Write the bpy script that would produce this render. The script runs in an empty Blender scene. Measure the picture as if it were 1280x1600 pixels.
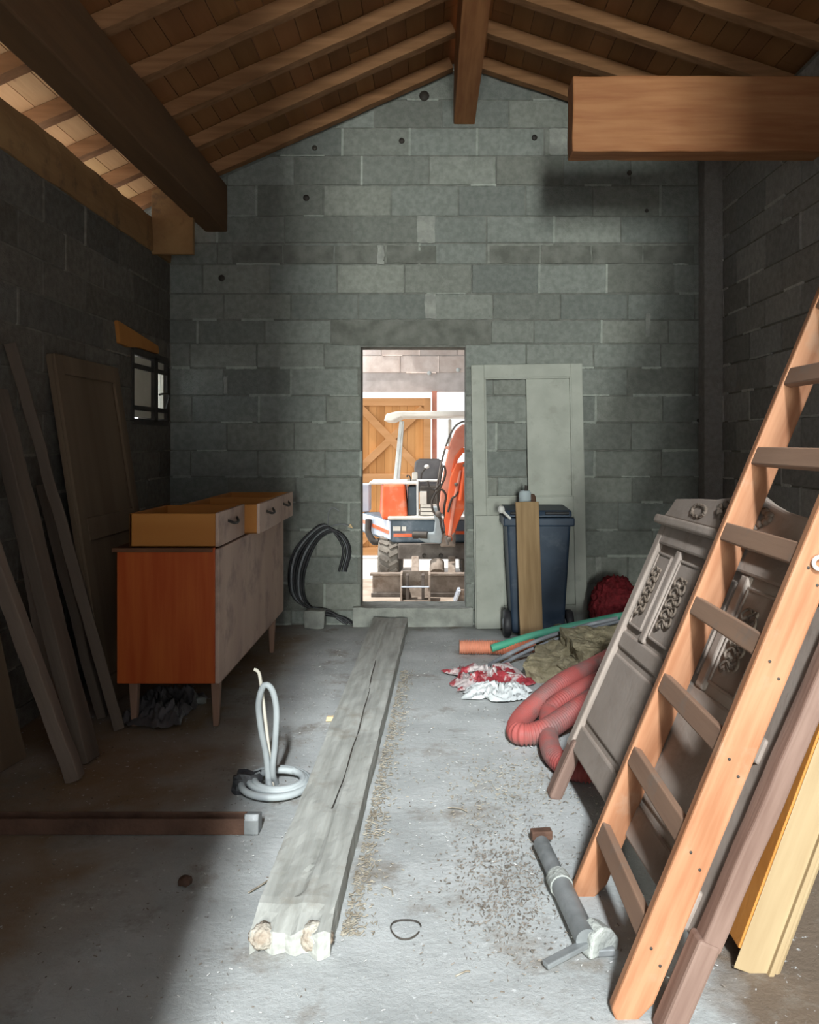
import bpy, bmesh, math, random
from mathutils import Vector, Matrix, noise
random.seed(7)
S = bpy.context.scene
COL = S.collection
R = math.radians

# ------------------------------------------------------------------ camera
EYE = 1.357; FPX = 1282.0; VX, VY = 675.0, 690.0
cam_d = bpy.data.cameras.new('camera'); cam = bpy.data.objects.new('camera', cam_d)
COL.objects.link(cam); S.camera = cam
cam.location = (0, 0, EYE); cam.rotation_euler = (R(90), 0, 0)
cam_d.sensor_fit = 'VERTICAL'; cam_d.sensor_height = 36.0
cam_d.lens = FPX * 36.0 / 1600.0
cam_d.shift_x = (640 - VX) / 1600.0; cam_d.shift_y = (VY - 800) / 1600.0
cam_d.clip_start = 0.02; cam_d.clip_end = 200

# ------------------------------------------------------------------ world, lights, exposure
S.view_settings.view_transform = 'Standard'; S.view_settings.look = 'None'
S.view_settings.exposure = 0.0; S.view_settings.gamma = 1.0
S.view_settings.use_curve_mapping = False
w = bpy.data.worlds.new('sky'); S.world = w; w.use_nodes = True
wn = w.node_tree.nodes; wl = w.node_tree.links; wn.clear()
wo = wn.new('ShaderNodeOutputWorld'); wb = wn.new('ShaderNodeBackground')
wb.inputs[0].default_value = (0.90, 0.96, 1.0, 1); wb.inputs[1].default_value = 2.3
wl.new(wb.outputs[0], wo.inputs[0])

def area_light(name, loc, target, sx, sy, power, color, spread=180):
    d = bpy.data.lights.new(name, 'AREA'); d.shape = 'RECTANGLE'; d.size = sx; d.size_y = sy
    d.energy = power; d.color = color; d.spread = R(spread)
    o = bpy.data.objects.new(name, d); COL.objects.link(o); o.location = loc
    o.rotation_euler = (Vector(target) - Vector(loc)).to_track_quat('-Z', 'Y').to_euler()
    return o
# daylight of the yard behind the camera, coming in through the tall front doorway
area_light('daylight_high', (0.31, -12.0, 10.4), (0.15, 3.5, 0.0), 0.9, 2.4, 6600, (0.90, 0.96, 1.0))
area_light('daylight_low', (0.31, -12.0, 2.0), (0.3, 6.0, 2.0), 1.2, 2.6, 2050, (0.95, 1.0, 0.93))
# sun on the ground outside, from the left side beyond the far building
sd = bpy.data.lights.new('sun', 'SUN'); sd.energy = 6.0; sd.angle = R(2); sd.color = (1, 0.96, 0.9)
so = bpy.data.objects.new('sun', sd); COL.objects.link(so)
so.rotation_euler = Vector((0.36, 0.12, -1)).to_track_quat('-Z', 'Y').to_euler()

# ------------------------------------------------------------------ picture <-> place
def P(x, y, Y):
    return Vector(((x - VX) * Y / FPX, Y, EYE + (VY - y) * Y / FPX))
def F(x, y, z=0.0):
    Y = FPX * (EYE - z) / (y - VY)
    return Vector(((x - VX) * Y / FPX, Y, z))

# ------------------------------------------------------------------ materials
def mat(name, c1, c2=None, scale=6, rough=0.8, bump=0.0, bscale=60, stretch=(1, 1, 1), metal=0.0,
        c3=None, s3=2.0, t3=(0.55, 0.7), attr=False, lo=0.35, hi=0.65, spec=0.3, knots=None, detail=6):
    m = bpy.data.materials.new(name); m.use_nodes = True
    N = m.node_tree.nodes; L = m.node_tree.links
    b = N['Principled BSDF']; b.inputs['Roughness'].default_value = rough
    b.inputs['Metallic'].default_value = metal; b.inputs['Specular IOR Level'].default_value = spec
    tc = N.new('ShaderNodeTexCoord'); mp = N.new('ShaderNodeMapping'); mp.inputs['Scale'].default_value = stretch
    L.new(tc.outputs['Object'], mp.inputs[0])
    nz = N.new('ShaderNodeTexNoise'); nz.inputs['Scale'].default_value = scale; nz.inputs['Detail'].default_value = detail
    L.new(mp.outputs[0], nz.inputs['Vector'])
    rp = N.new('ShaderNodeMapRange'); rp.inputs[1].default_value = lo; rp.inputs[2].default_value = hi
    L.new(nz.outputs[0], rp.inputs[0])
    def mix(a, bb, f, mode='MIX'):
        n = N.new('ShaderNodeMix'); n.data_type = 'RGBA'; n.blend_type = mode
        for sock, v in ((n.inputs[6], a), (n.inputs[7], bb)):
            if isinstance(v, tuple): sock.default_value = (*v, 1)
            else: L.new(v, sock)
        if isinstance(f, float): n.inputs[0].default_value = f
        else: L.new(f, n.inputs[0])
        return n.outputs[2]
    col = mix(c1, c2 or c1, rp.outputs[0])
    if c3:
        n2 = N.new('ShaderNodeTexNoise'); n2.inputs['Scale'].default_value = s3; n2.inputs['Detail'].default_value = 7
        n2.inputs['Roughness'].default_value = 0.65
        L.new(tc.outputs['Object'], n2.inputs['Vector'])
        r2 = N.new('ShaderNodeMapRange'); r2.inputs[1].default_value = t3[0]; r2.inputs[2].default_value = t3[1]
        L.new(n2.outputs[0], r2.inputs[0])
        col = mix(col, c3, r2.outputs[0])
    if knots:
        v = N.new('ShaderNodeTexVoronoi'); v.inputs['Scale'].default_value = knots[0]
        mk = N.new('ShaderNodeMapping'); mk.inputs['Scale'].default_value = tuple(0.35 + 0.65 * (q if q < 1 else 1) for q in stretch)
        L.new(tc.outputs['Object'], mk.inputs[0]); L.new(mk.outputs[0], v.inputs['Vector'])
        rk = N.new('ShaderNodeMapRange'); rk.inputs[1].default_value = 0.02; rk.inputs[2].default_value = 0.06
        rk.inputs[3].default_value = 0.6; rk.inputs[4].default_value = 0
        L.new(v.outputs['Distance'], rk.inputs[0])
        col = mix(col, knots[1], rk.outputs[0])
    if attr:
        at = N.new('ShaderNodeAttribute'); at.attribute_name = 'tint'
        col = mix(col, at.outputs['Color'], 1.0, 'MULTIPLY')
    L.new(col, b.inputs['Base Color'])
    if bump:
        nb = N.new('ShaderNodeTexNoise'); nb.inputs['Scale'].default_value = bscale; nb.inputs['Detail'].default_value = 5
        L.new(mp.outputs[0], nb.inputs['Vector'])
        bp = N.new('ShaderNodeBump'); bp.inputs['Strength'].default_value = bump; bp.inputs['Distance'].default_value = 0.01
        L.new(nb.outputs[0], bp.inputs['Height']); L.new(bp.outputs[0], b.inputs['Normal'])
    return m
def glass(name, tint=(0.8, 0.9, 0.95)):
    m = bpy.data.materials.new(name); m.use_nodes = True
    b = m.node_tree.nodes['Principled BSDF']; b.inputs['Base Color'].default_value = (*tint, 1)
    b.inputs['Transmission Weight'].default_value = 1; b.inputs['Roughness'].default_value = 0.08; b.inputs['IOR'].default_value = 1.1
    return m
GX, GY, GZ = (0.08, 1, 1), (1, 0.08, 1), (1, 1, 0.08)     # wood grain along x, y, z
M = {}
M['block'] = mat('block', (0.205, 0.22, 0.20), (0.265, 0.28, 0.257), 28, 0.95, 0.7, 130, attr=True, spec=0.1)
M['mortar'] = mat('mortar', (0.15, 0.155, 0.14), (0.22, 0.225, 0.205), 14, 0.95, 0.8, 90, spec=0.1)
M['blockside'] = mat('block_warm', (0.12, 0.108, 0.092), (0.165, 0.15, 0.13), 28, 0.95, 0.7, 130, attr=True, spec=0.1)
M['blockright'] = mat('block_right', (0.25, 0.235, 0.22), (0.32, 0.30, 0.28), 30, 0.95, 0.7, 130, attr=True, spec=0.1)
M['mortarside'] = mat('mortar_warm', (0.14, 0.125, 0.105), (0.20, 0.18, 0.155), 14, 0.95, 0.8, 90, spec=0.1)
M['patch'] = mat('mortar_patch', (0.36, 0.37, 0.34), (0.26, 0.27, 0.25), 20, 0.95, 0.8, 60)
M['lintel'] = mat('lintel', (0.20, 0.205, 0.185), (0.12, 0.125, 0.11), 10, 0.95, 0.9, 50)
M['sill'] = mat('sill', (0.36, 0.37, 0.34), (0.25, 0.26, 0.24), 12, 0.95, 0.8, 40)
M['floor'] = None
M['board'] = mat('sheathing', (0.20, 0.083, 0.027), (0.27, 0.12, 0.042), 5, 0.75, 0.15, 40, GY, attr=True, knots=(5, (0.16, 0.06, 0.02)))
M['rafter'] = mat('rafter', (0.20, 0.094, 0.038), (0.29, 0.145, 0.066), 26, 0.75, 0.2, 40, GX, knots=(5, (0.20, 0.08, 0.03)))
M['beam'] = mat('beam_wood', (0.28, 0.105, 0.035), (0.40, 0.17, 0.062), 26, 0.7, 0.2, 30, GY, knots=(4, (0.16, 0.05, 0.02)))
M['beamx'] = mat('beam_wood_x', (0.25, 0.095, 0.035), (0.34, 0.15, 0.062), 26, 0.65, 0.2, 30, GX, knots=(4, (0.18, 0.06, 0.02)))
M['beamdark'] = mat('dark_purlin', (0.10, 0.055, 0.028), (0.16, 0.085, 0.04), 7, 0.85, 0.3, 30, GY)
M['plate'] = mat('wall_plate', (0.26, 0.14, 0.06), (0.36, 0.21, 0.09), 5, 0.85, 0.4, 30, GY, c3=(0.15, 0.09, 0.05), s3=6)
M['ladder'] = mat('ladder_wood', (0.285, 0.12, 0.056), (0.39, 0.19, 0.10), 38, 0.6, 0.12, 40, GZ, knots=(4, (0.28, 0.10, 0.03)), c3=(0.36, 0.23, 0.15), s3=5, t3=(0.55, 0.75))
M['rung'] = mat('rung_wood', (0.23, 0.135, 0.09), (0.31, 0.19, 0.125), 9, 0.7, 0.12, 40, GY, c3=(0.22, 0.17, 0.135), s3=6)
M['head'] = mat('headboard_paint', (0.29, 0.235, 0.195), (0.35, 0.29, 0.245), 4, 0.7, 0.15, 60, c3=(0.21, 0.165, 0.13), s3=3)
M['headdark'] = mat('headboard_carving', (0.15, 0.115, 0.085), (0.24, 0.19, 0.15), 16, 0.7, 0.5, 60)
M['headleg'] = mat('headboard_leg', (0.14, 0.082, 0.062), (0.21, 0.135, 0.105), 30, 0.7, 0.2, 40, GZ)
M['cream'] = mat('cream_trim', (0.29, 0.205, 0.11), (0.34, 0.25, 0.14), 30, 0.7, 0.1, 40, GZ)
M['plank'] = None
M['veneer'] = mat('orange_veneer', (0.37, 0.058, 0.009), (0.46, 0.10, 0.018), 25, 0.55, 0.1, 40, GZ)
M['veneer2'] = mat('yellow_veneer', (0.40, 0.15, 0.028), (0.48, 0.20, 0.045), 5, 0.6, 0.1, 40, GX)
M['paleveneer'] = mat('pale_front', (0.42, 0.29, 0.23), (0.54, 0.39, 0.31), 4, 0.65, 0.1, 40, GZ, c3=(0.26, 0.18, 0.15), s3=4, t3=(0.5, 0.72))
M['darkwood'] = mat('dark_inside', (0.10, 0.045, 0.022), (0.16, 0.07, 0.035), 6, 0.8, 0.1, 40)
M['legwood'] = mat('sideboard_leg', (0.26, 0.15, 0.10), (0.34, 0.2, 0.14), 6, 0.6, 0.1, 40, GZ)
M['olddoor'] = mat('old_door', (0.12, 0.08, 0.05), (0.18, 0.125, 0.08), 5, 0.85, 0.2, 40, GZ)
M['pole'] = mat('pole_wood', (0.075, 0.055, 0.042), (0.14, 0.105, 0.08), 7, 0.9, 0.4, 40, GZ)
M['polelight'] = mat('pole_wood_light', (0.13, 0.095, 0.075), (0.23, 0.175, 0.135), 7, 0.9, 0.4, 40, GZ)
M['black'] = mat('black_plastic', (0.018, 0.018, 0.02), (0.04, 0.04, 0.045), 8, 0.5, 0.1)
M['greyhose'] = mat('grey_hose', (0.33, 0.355, 0.36), (0.42, 0.45, 0.45), 8, 0.5, 0.05)
M['greycable'] = mat('grey_cable', (0.16, 0.17, 0.18), (0.24, 0.25, 0.27), 10, 0.55, 0.1)
M['greendoor'] = mat('grey_green_paint', (0.36, 0.375, 0.335), (0.43, 0.445, 0.40), 6, 0.75, 0.1, 30, c3=(0.33, 0.34, 0.30), s3=8)
M['bin'] = mat('blue_bin', (0.022, 0.038, 0.066), (0.034, 0.055, 0.09), 6, 0.5, 0.08, 80, c3=(0.10, 0.12, 0.15), s3=5, t3=(0.55, 0.8))
M['tanboard'] = mat('tan_board', (0.23, 0.145, 0.07), (0.33, 0.22, 0.115), 30, 0.75, 0.15, 40, GZ, knots=(5, (0.2, 0.11, 0.05)))
M['wool'] = mat('rock_wool', (0.16, 0.135, 0.08), (0.28, 0.24, 0.155), 26, 1.0, 1.0, 55, c3=(0.16, 0.15, 0.10), s3=5)
M['woolgrey'] = mat('rock_wool_grey', (0.13, 0.13, 0.115), (0.2, 0.195, 0.165), 12, 1.0, 1.0, 55)
M['redhose'] = mat('red_corrugated', (0.30, 0.06, 0.052), (0.34, 0.085, 0.075), 3, 0.6, 0.0, c3=(0.18, 0.10, 0.09), s3=2.5, t3=(0.42, 0.56))
M['orangehose'] = mat('orange_corrugated', (0.56, 0.17, 0.09), (0.60, 0.24, 0.15), 3, 0.6)
M['greenhose'] = mat('green_hose', (0.06, 0.30, 0.19), (0.10, 0.36, 0.25), 5, 0.5)
M['rag'] = mat('white_cloth', (0.48, 0.50, 0.49), (0.58, 0.60, 0.59), 10, 0.9, 0.2, 60)
M['redbag'] = mat('red_white_bag', (0.50, 0.42, 0.41), (0.62, 0.56, 0.54), 8, 0.5, 0.2, 30, c3=(0.33, 0.04, 0.05), s3=7, t3=(0.48, 0.53))
M['rednet'] = mat('red_net', (0.13, 0.012, 0.016), (0.24, 0.022, 0.03), 30, 0.8, 1.0, 60)
M['steel'] = mat('galvanised', (0.30, 0.31, 0.31), (0.18, 0.19, 0.19), 9, 0.5, 0.2, 40, metal=0.35)
M['rust'] = mat('rusty_steel', (0.085, 0.045, 0.03), (0.14, 0.075, 0.05), 10, 0.8, 0.4, 60)
M['iron'] = mat('dark_iron', (0.03, 0.026, 0.024), (0.06, 0.05, 0.04), 10, 0.6)
M['offwhite'] = mat('off_white_paint', (0.70, 0.65, 0.54), (0.78, 0.73, 0.62), 6, 0.7, 0.1)
M['pinewood'] = mat('pine_leaf', (0.48, 0.21, 0.06), (0.60, 0.30, 0.11), 6, 0.6, 0.1, 40, GZ, attr=True, knots=(4, (0.3, 0.1, 0.03)))
M['pinebrace'] = mat('pine_brace', (0.38, 0.18, 0.065), (0.48, 0.25, 0.11), 7, 0.6, 0.1, 40, GX)
M['farwall'] = mat('far_wall', (0.50, 0.42, 0.38), (0.60, 0.53, 0.49), 7, 0.95, 0.4, 40, attr=True)
M['farconc'] = mat('far_lintel', (0.42, 0.38, 0.36), (0.52, 0.48, 0.46), 7, 0.95, 0.3, 40)
M['earth'] = mat('earth', (0.30, 0.24, 0.19), (0.42, 0.35, 0.29), 4, 1.0, 0.6, 30)
M['paleground'] = mat('pale_ground', (0.62, 0.60, 0.57), (0.7, 0.68, 0.65), 4, 1.0, 0.3, 30)
M['exorange'] = mat('machine_orange', (0.62, 0.085, 0.02), (0.68, 0.13, 0.045), 4, 0.5, 0.05, c3=(0.60, 0.25, 0.17), s3=4, t3=(0.56, 0.72))
M['exfaded'] = mat('faded_orange', (0.55, 0.17, 0.11), (0.62, 0.28, 0.2), 5, 0.6, 0.05)
M['exblue'] = mat('machine_blue_grey', (0.075, 0.10, 0.125), (0.11, 0.14, 0.17), 5, 0.55, 0.1, c3=(0.2, 0.23, 0.27), s3=5)
M['exlight'] = mat('machine_light_blue', (0.38, 0.43, 0.52), (0.48, 0.52, 0.58), 5, 0.55, 0.1)
M['excream'] = mat('machine_cream', (0.56, 0.53, 0.48), (0.66, 0.63, 0.58), 5, 0.6, 0.1)
M['exgrey'] = mat('machine_cast_grey', (0.20, 0.235, 0.25), (0.28, 0.31, 0.32), 5, 0.6, 0.2)
M['seat'] = mat('grey_seat', (0.13, 0.125, 0.13), (0.18, 0.17, 0.175), 7, 0.8, 0.2)
M['tyre'] = mat('dusty_tyre', (0.13, 0.115, 0.10), (0.20, 0.18, 0.155), 9, 0.95, 0.4, 40)
M['dirtysteel'] = mat('muddy_steel', (0.19, 0.15, 0.12), (0.30, 0.25, 0.21), 9, 0.85, 0.5, 40, c3=(0.15, 0.10, 0.07), s3=6)
M['darksteel'] = mat('dark_muddy_steel', (0.09, 0.075, 0.065), (0.15, 0.13, 0.115), 9, 0.85, 0.4, 40)
M['straw'] = mat('straw', (0.20, 0.165, 0.12), (0.40, 0.36, 0.29), 30, 0.9)
M['leafdark'] = mat('dark_litter', (0.10, 0.08, 0.062), (0.28, 0.24, 0.20), 30, 0.9)
M['pebble'] = mat('chips', (0.62, 0.62, 0.60), (0.42, 0.40, 0.37), 40, 0.9)
M['jar'] = glass('jar_glass'); M['jar'].node_tree.nodes['Principled BSDF'].inputs['Transmission Weight'].default_value = 0.55
M['pane'] = glass('window_glass', (0.92, 0.97, 1.0))
M['plastic'] = mat('dark_sheet', (0.05, 0.045, 0.045), (0.13, 0.115, 0.115), 9, 0.35, 0.2)
M['woodchip'] = mat('fresh_wood', (0.75, 0.52, 0.28), (0.8, 0.6, 0.36), 9, 0.8)
M['tile'] = mat('roof_cover', (0.25, 0.12, 0.08), (0.3, 0.15, 0.1), 9, 0.9)
M['whitepl'] = mat('white_plastic', (0.6, 0.6, 0.58), (0.68, 0.68, 0.66), 9, 0.5)

def floor_mat():
    m = bpy.data.materials.new('dusty_concrete'); m.use_nodes = True
    N = m.node_tree.nodes; L = m.node_tree.links; b = N['Principled BSDF']
    b.inputs['Roughness'].default_value = 0.9; b.inputs['Specular IOR Level'].default_value = 0.2
    tc = N.new('ShaderNodeTexCoord')
    def nz(s, d=7, r=0.6, src=None):
        n = N.new('ShaderNodeTexNoise'); n.inputs['Scale'].default_value = s; n.inputs['Detail'].default_value = d
        n.inputs['Roughness'].default_value = r; L.new(tc.outputs['Object'], n.inputs['Vector']); return n.outputs[0]
    def rng(v, a, c, x=0.0, y=1.0):
        n = N.new('ShaderNodeMapRange'); L.new(v, n.inputs[0])
        for i, q in enumerate((a, c, x, y)): n.inputs[i + 1].default_value = q
        return n.outputs[0]
    def mul(a, c):
        n = N.new('ShaderNodeMath'); n.operation = 'MULTIPLY'; L.new(a, n.inputs[0]); L.new(c, n.inputs[1]); return n.outputs[0]
    def mix(a, c, f):
        n = N.new('ShaderNodeMix'); n.data_type = 'RGBA'
        for sk, v in ((n.inputs[6], a), (n.inputs[7], c)):
            if isinstance(v, tuple): sk.default_value = (*v, 1)
            else: L.new(v, sk)
        L.new(f, n.inputs[0]); return n.outputs[2]
    c = mix((0.36, 0.37, 0.36), (0.47, 0.48, 0.47), rng(nz(3.0), .35, .65))
    sx = N.new('ShaderNodeSeparateXYZ'); L.new(tc.outputs['Object'], sx.inputs[0])
    # browner colour over the left side and stripes of dirt elsewhere
    addx = N.new('ShaderNodeMath'); addx.operation = 'MULTIPLY_ADD'
    L.new(nz(1.3), addx.inputs[0]); addx.inputs[1].default_value = 1.4; L.new(sx.outputs[0], addx.inputs[2])
    left = rng(addx.outputs[0], -0.1, -0.45)
    c = mix(c, (0.24, 0.165, 0.10), mul(left, rng(nz(2.2), .35, .6, 0.65, 1.0)))
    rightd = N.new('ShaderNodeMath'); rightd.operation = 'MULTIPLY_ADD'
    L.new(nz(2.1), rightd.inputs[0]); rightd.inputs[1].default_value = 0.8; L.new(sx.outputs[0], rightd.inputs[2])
    c = mix(c, (0.15, 0.105, 0.07), rng(rightd.outputs[0], 1.05, 1.22, 0, 0.95))      # earth brown by the right wall, also painting in its deep shade
    c = mix(c, (0.23, 0.20, 0.165), rng(nz(2.6, 9, .72), .54, .66, 0, 0.85))
    c = mix(c, (0.15, 0.13, 0.11), rng(nz(38, 4, .7), .66, .74, 0, 0.8))
    c = mix(c, (0.64, 0.65, 0.64), rng(nz(42, 3, .6), .66, .72, 0, 0.8))
    L.new(c, b.inputs['Base Color'])
    bp = N.new('ShaderNodeBump'); bp.inputs['Strength'].default_value = 0.5; bp.inputs['Distance'].default_value = 0.01
    L.new(nz(45, 8, .7), bp.inputs['Height']); L.new(bp.outputs[0], b.inputs['Normal'])
    return m
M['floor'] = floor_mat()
M['plank'] = mat('weathered_plank', (0.30, 0.30, 0.27), (0.42, 0.42, 0.385), 35, 0.9, 0.5, 40, GY, c3=(0.27, 0.25, 0.21), s3=7, t3=(0.55, 0.75))
M['rot'] = mat('rotten_wood', (0.44, 0.41, 0.35), (0.24, 0.18, 0.13), 22, 0.95, 1.0, 60)

# ------------------------------------------------------------------ mesh helpers
class MB:
    def __init__(s): s.v = []; s.f = []; s.t = []; s.sm = []
    def add(s, vs, fs, T=None, tint=(1, 1, 1), smooth=False):
        b = len(s.v)
        for v in vs:
            v = Vector(v); s.v.append(T @ v if T else v)
        for f in fs: s.f.append([b + i for i in f]); s.t.append(tint); s.sm.append(smooth)
        return s
    def box(s, x0, x1, y0, y1, z0, z1, T=None, tint=(1, 1, 1)):
        vs = [(x, y, z) for x in (x0, x1) for y in (y0, y1) for z in (z0, z1)]
        return s.add(vs, [(0, 1, 3, 2), (4, 6, 7, 5), (0, 4, 5, 1), (2, 3, 7, 6), (0, 2, 6, 4), (1, 5, 7, 3)], T, tint)
    def bar(s, a, b, w, h, up=(0, 0, 1), tint=(1, 1, 1), w2=None, h2=None):
        a = Vector(a); b = Vector(b); d = (b - a).normalized(); u = Vector(up)
        x = d.cross(u).normalized(); z = x.cross(d).normalized(); w2 = w2 or w; h2 = h2 or h
        vs = []
        for p, ww, hh in ((a, w, h), (b, w2, h2)):
            for i, j in ((-1, -1), (1, -1), (1, 1), (-1, 1)): vs.append(p + x * i * ww / 2 + z * j * hh / 2)
        return s.add(vs, [(0, 3, 2, 1), (4, 5, 6, 7), (0, 1, 5, 4), (1, 2, 6, 5), (2, 3, 7, 6), (3, 0, 4, 7)], None, tint)
    def prism(s, poly, axis, a, b, T=None, tint=(1, 1, 1)):
        # poly: 2D points; axis 'x' -> (a, p0, p1) ; 'y' -> (p0, a, p1); 'z' -> (p0,p1,a)
        def mk(p, q):
            return {'x': (q, p[0], p[1]), 'y': (p[0], q, p[1]), 'z': (p[0], p[1], q)}[axis]
        n = len(poly); vs = [mk(p, a) for p in poly] + [mk(p, b) for p in poly]
        fs = [tuple(range(n))[::-1], tuple(range(n, 2 * n))] + [(i, (i + 1) % n, n + (i + 1) % n, n + i) for i in range(n)]
        return s.add(vs, fs, T, tint)
    def tube(s, pts, r, seg=12, cap=True, rf=None, tint=(1, 1, 1)):
        n = len(pts); pts = [Vector(p) for p in pts]; rings = []
        t0 = (pts[1] - pts[0]).normalized(); ref = Vector((0, 0, 1)) if abs(t0.z) < 0.9 else Vector((1, 0, 0))
        nx = t0.cross(ref).normalized(); vs = []
        for i, p in enumerate(pts):
            t = (pts[min(i + 1, n - 1)] - pts[max(i - 1, 0)]).normalized()
            nx = (nx - t * nx.dot(t)).normalized(); ny = t.cross(nx)
            rr = rf(i) if rf else (r[i] if isinstance(r, (list, tuple)) else r)
            for k in range(seg):
                a = 2 * math.pi * k / seg; vs.append(p + nx * math.cos(a) * rr + ny * math.sin(a) * rr)
        fs = [(i * seg + k, i * seg + (k + 1) % seg, (i + 1) * seg + (k + 1) % seg, (i + 1) * seg + k) for i in range(n - 1) for k in range(seg)]
        s.add(vs, fs, None, tint, True)
        if cap:
            s.add(vs[:seg], [tuple(range(seg))[::-1]], None, tint); s.add(vs[-seg:], [tuple(range(seg))], None, tint)
        return s
    def lathe(s, prof, T=None, seg=24, tint=(1, 1, 1)):
        vs = [(r * math.cos(2 * math.pi * k / seg), r * math.sin(2 * math.pi * k / seg), z) for r, z in prof for k in range(seg)]
        fs = [(i * seg + k, i * seg + (k + 1) % seg, (i + 1) * seg + (k + 1) % seg, (i + 1) * seg + k) for i in range(len(prof) - 1) for k in range(seg)]
        return s.add(vs, fs, T, tint, True)
    def blob(s, c, r, sub=3, amp=0.2, fr=3, seed=0, T=None):
        bm = bmesh.new(); bmesh.ops.create_icosphere(bm, subdivisions=sub, radius=1)
        vs = []
        for v in bm.verts:
            k = 1 + amp * noise.fractal(v.co * fr + Vector((seed, 0, 0)), 0.8, 2, 4)
            vs.append(Vector(c) + Vector((v.co.x * r[0] * k, v.co.y * r[1] * k, v.co.z * r[2] * k)))
        fs = [tuple(v.index for v in f.verts) for f in bm.faces]; bm.free()
        return s.add(vs, fs, T, (1, 1, 1), True)
    def gbox(s, c, size, n, amp, fr=6, seed=0, T=None, smooth=False, rnd=0.0):
        # finely divided box with its surface roughened
        bm = bmesh.new(); bmesh.ops.create_cube(bm, size=1)
        for ax in range(3):
            for k in range(1, n[ax]):
                co = Vector((0, 0, 0)); co[ax] = -0.5 + k / n[ax]; no = Vector((0, 0, 0)); no[ax] = 1
                bmesh.ops.bisect_plane(bm, geom=bm.verts[:] + bm.edges[:] + bm.faces[:], plane_co=co, plane_no=no)
        bm.verts.index_update(); vs = []
        for v in bm.verts:
            p = Vector((v.co.x * size[0], v.co.y * size[1], v.co.z * size[2]))
            q = (p + Vector((seed, seed * .7, 0))) * fr
            p += Vector((noise.fractal(q, .7, 2.1, 3), noise.fractal(q + Vector((9, 3, 1)), .7, 2.1, 3), noise.fractal(q + Vector((2, 8, 5)), .7, 2.1, 3))) * amp * .8
            vs.append(p + Vector(c))
        fs = [tuple(v.index for v in f.verts) for f in bm.faces]; bm.free()
        return s.add(vs, fs, T, (1, 1, 1), smooth)
    def build(s, name, m, parent=None, bevel=0, seg=2, label=None, kind=None, weld=False):
        me = bpy.data.meshes.new(name); me.from_pydata([tuple(v) for v in s.v], [], s.f); me.update()
        me.materials.append(m)
        ca = me.color_attributes.new('tint', 'FLOAT_COLOR', 'CORNER')
        for p, t, sm in zip(me.polygons, s.t, s.sm):
            p.use_smooth = sm
            for li in p.loop_indices: ca.data[li].color = (*t, 1)
        o = bpy.data.objects.new(name, me); COL.objects.link(o)
        if parent: o.parent = parent
        if bevel:
            b = o.modifiers.new('bevel', 'BEVEL'); b.width = bevel; b.segments = seg; b.limit_method = 'ANGLE'; b.angle_limit = R(40)
        if label: o['label'] = label
        if kind: o['kind'] = kind
        return o
def thing(name, label, cat, loc=(0, 0, 0), rot=(0, 0, 0), group=None):
    o = bpy.data.objects.new(name, None); COL.objects.link(o); o.location = loc; o.rotation_euler = rot
    o.empty_display_size = 0.1; return tag(o, label, cat, group)
def tag(o, label, cat, group=None):
    o['label'] = label; o['category'] = cat
    if group: o['group'] = group
    return o
def spline(pts, step=0.02, closed=False):
    pts = [Vector(p) for p in pts]; out = []
    q = [pts[0] * 2 - pts[1]] + pts + [pts[-1] * 2 - pts[-2]]
    for i in range(1, len(q) - 2):
        a, b, c, d = q[i - 1:i + 3]; n = max(2, int((c - b).length / step))
        for k in range(n):
            t = k / n
            out.append(0.5 * ((2 * b) + (c - a) * t + (2 * a - 5 * b + 4 * c - d) * t * t + (3 * b - a - 3 * c + d) * t ** 3))
    out.append(pts[-1]); return out
def resample(pts, step):
    out = [pts[0]]; acc = 0
    for a, b in zip(pts, pts[1:]):
        L = (b - a).length
        while L > 0 and acc + L >= step:
            k = (step - acc) / L; a = a + (b - a) * k; out.append(a.copy()); L = (b - a).length; acc = 0
        acc += L
    return out
def corrugated(pts, r, pitch=0.014, seg=14, depth=0.07):
    q = resample(spline(pts, 0.01), pitch / 4)
    return MB().tube(q, r, seg, rf=lambda i: r * (1 + (depth if i % 4 in (0, 1) else -depth)))
def clip(poly, a, b, c):      # keep a*x+b*y<=c
    out = []
    for i in range(len(poly)):
        p, q = poly[i], poly[(i + 1) % len(poly)]
        dp, dq = a * p[0] + b * p[1] - c, a * q[0] + b * q[1] - c
        if dp <= 0: out.append(p)
        if (dp < 0 < dq) or (dq < 0 < dp):
            t = dp / (dp - dq); out.append((p[0] + (q[0] - p[0]) * t, p[1] + (q[1] - p[1]) * t))
    return out

# ------------------------------------------------------------------ the room
XL, XR, YB, YF = -1.95, 2.12, 6.1, -0.3
RX, RZ, SL, SR = 0.24, 4.12, 0.445, 0.33       # ridge and the two roof slopes (underside of the rafters)
def roofz(x): return RZ - SL * (RX - x) if x < RX else RZ - SR * (x - RX)
DX0, DX1, DZ0, DZ1 = -0.53, 0.25, 0.133, 2.06      # doorway

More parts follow.
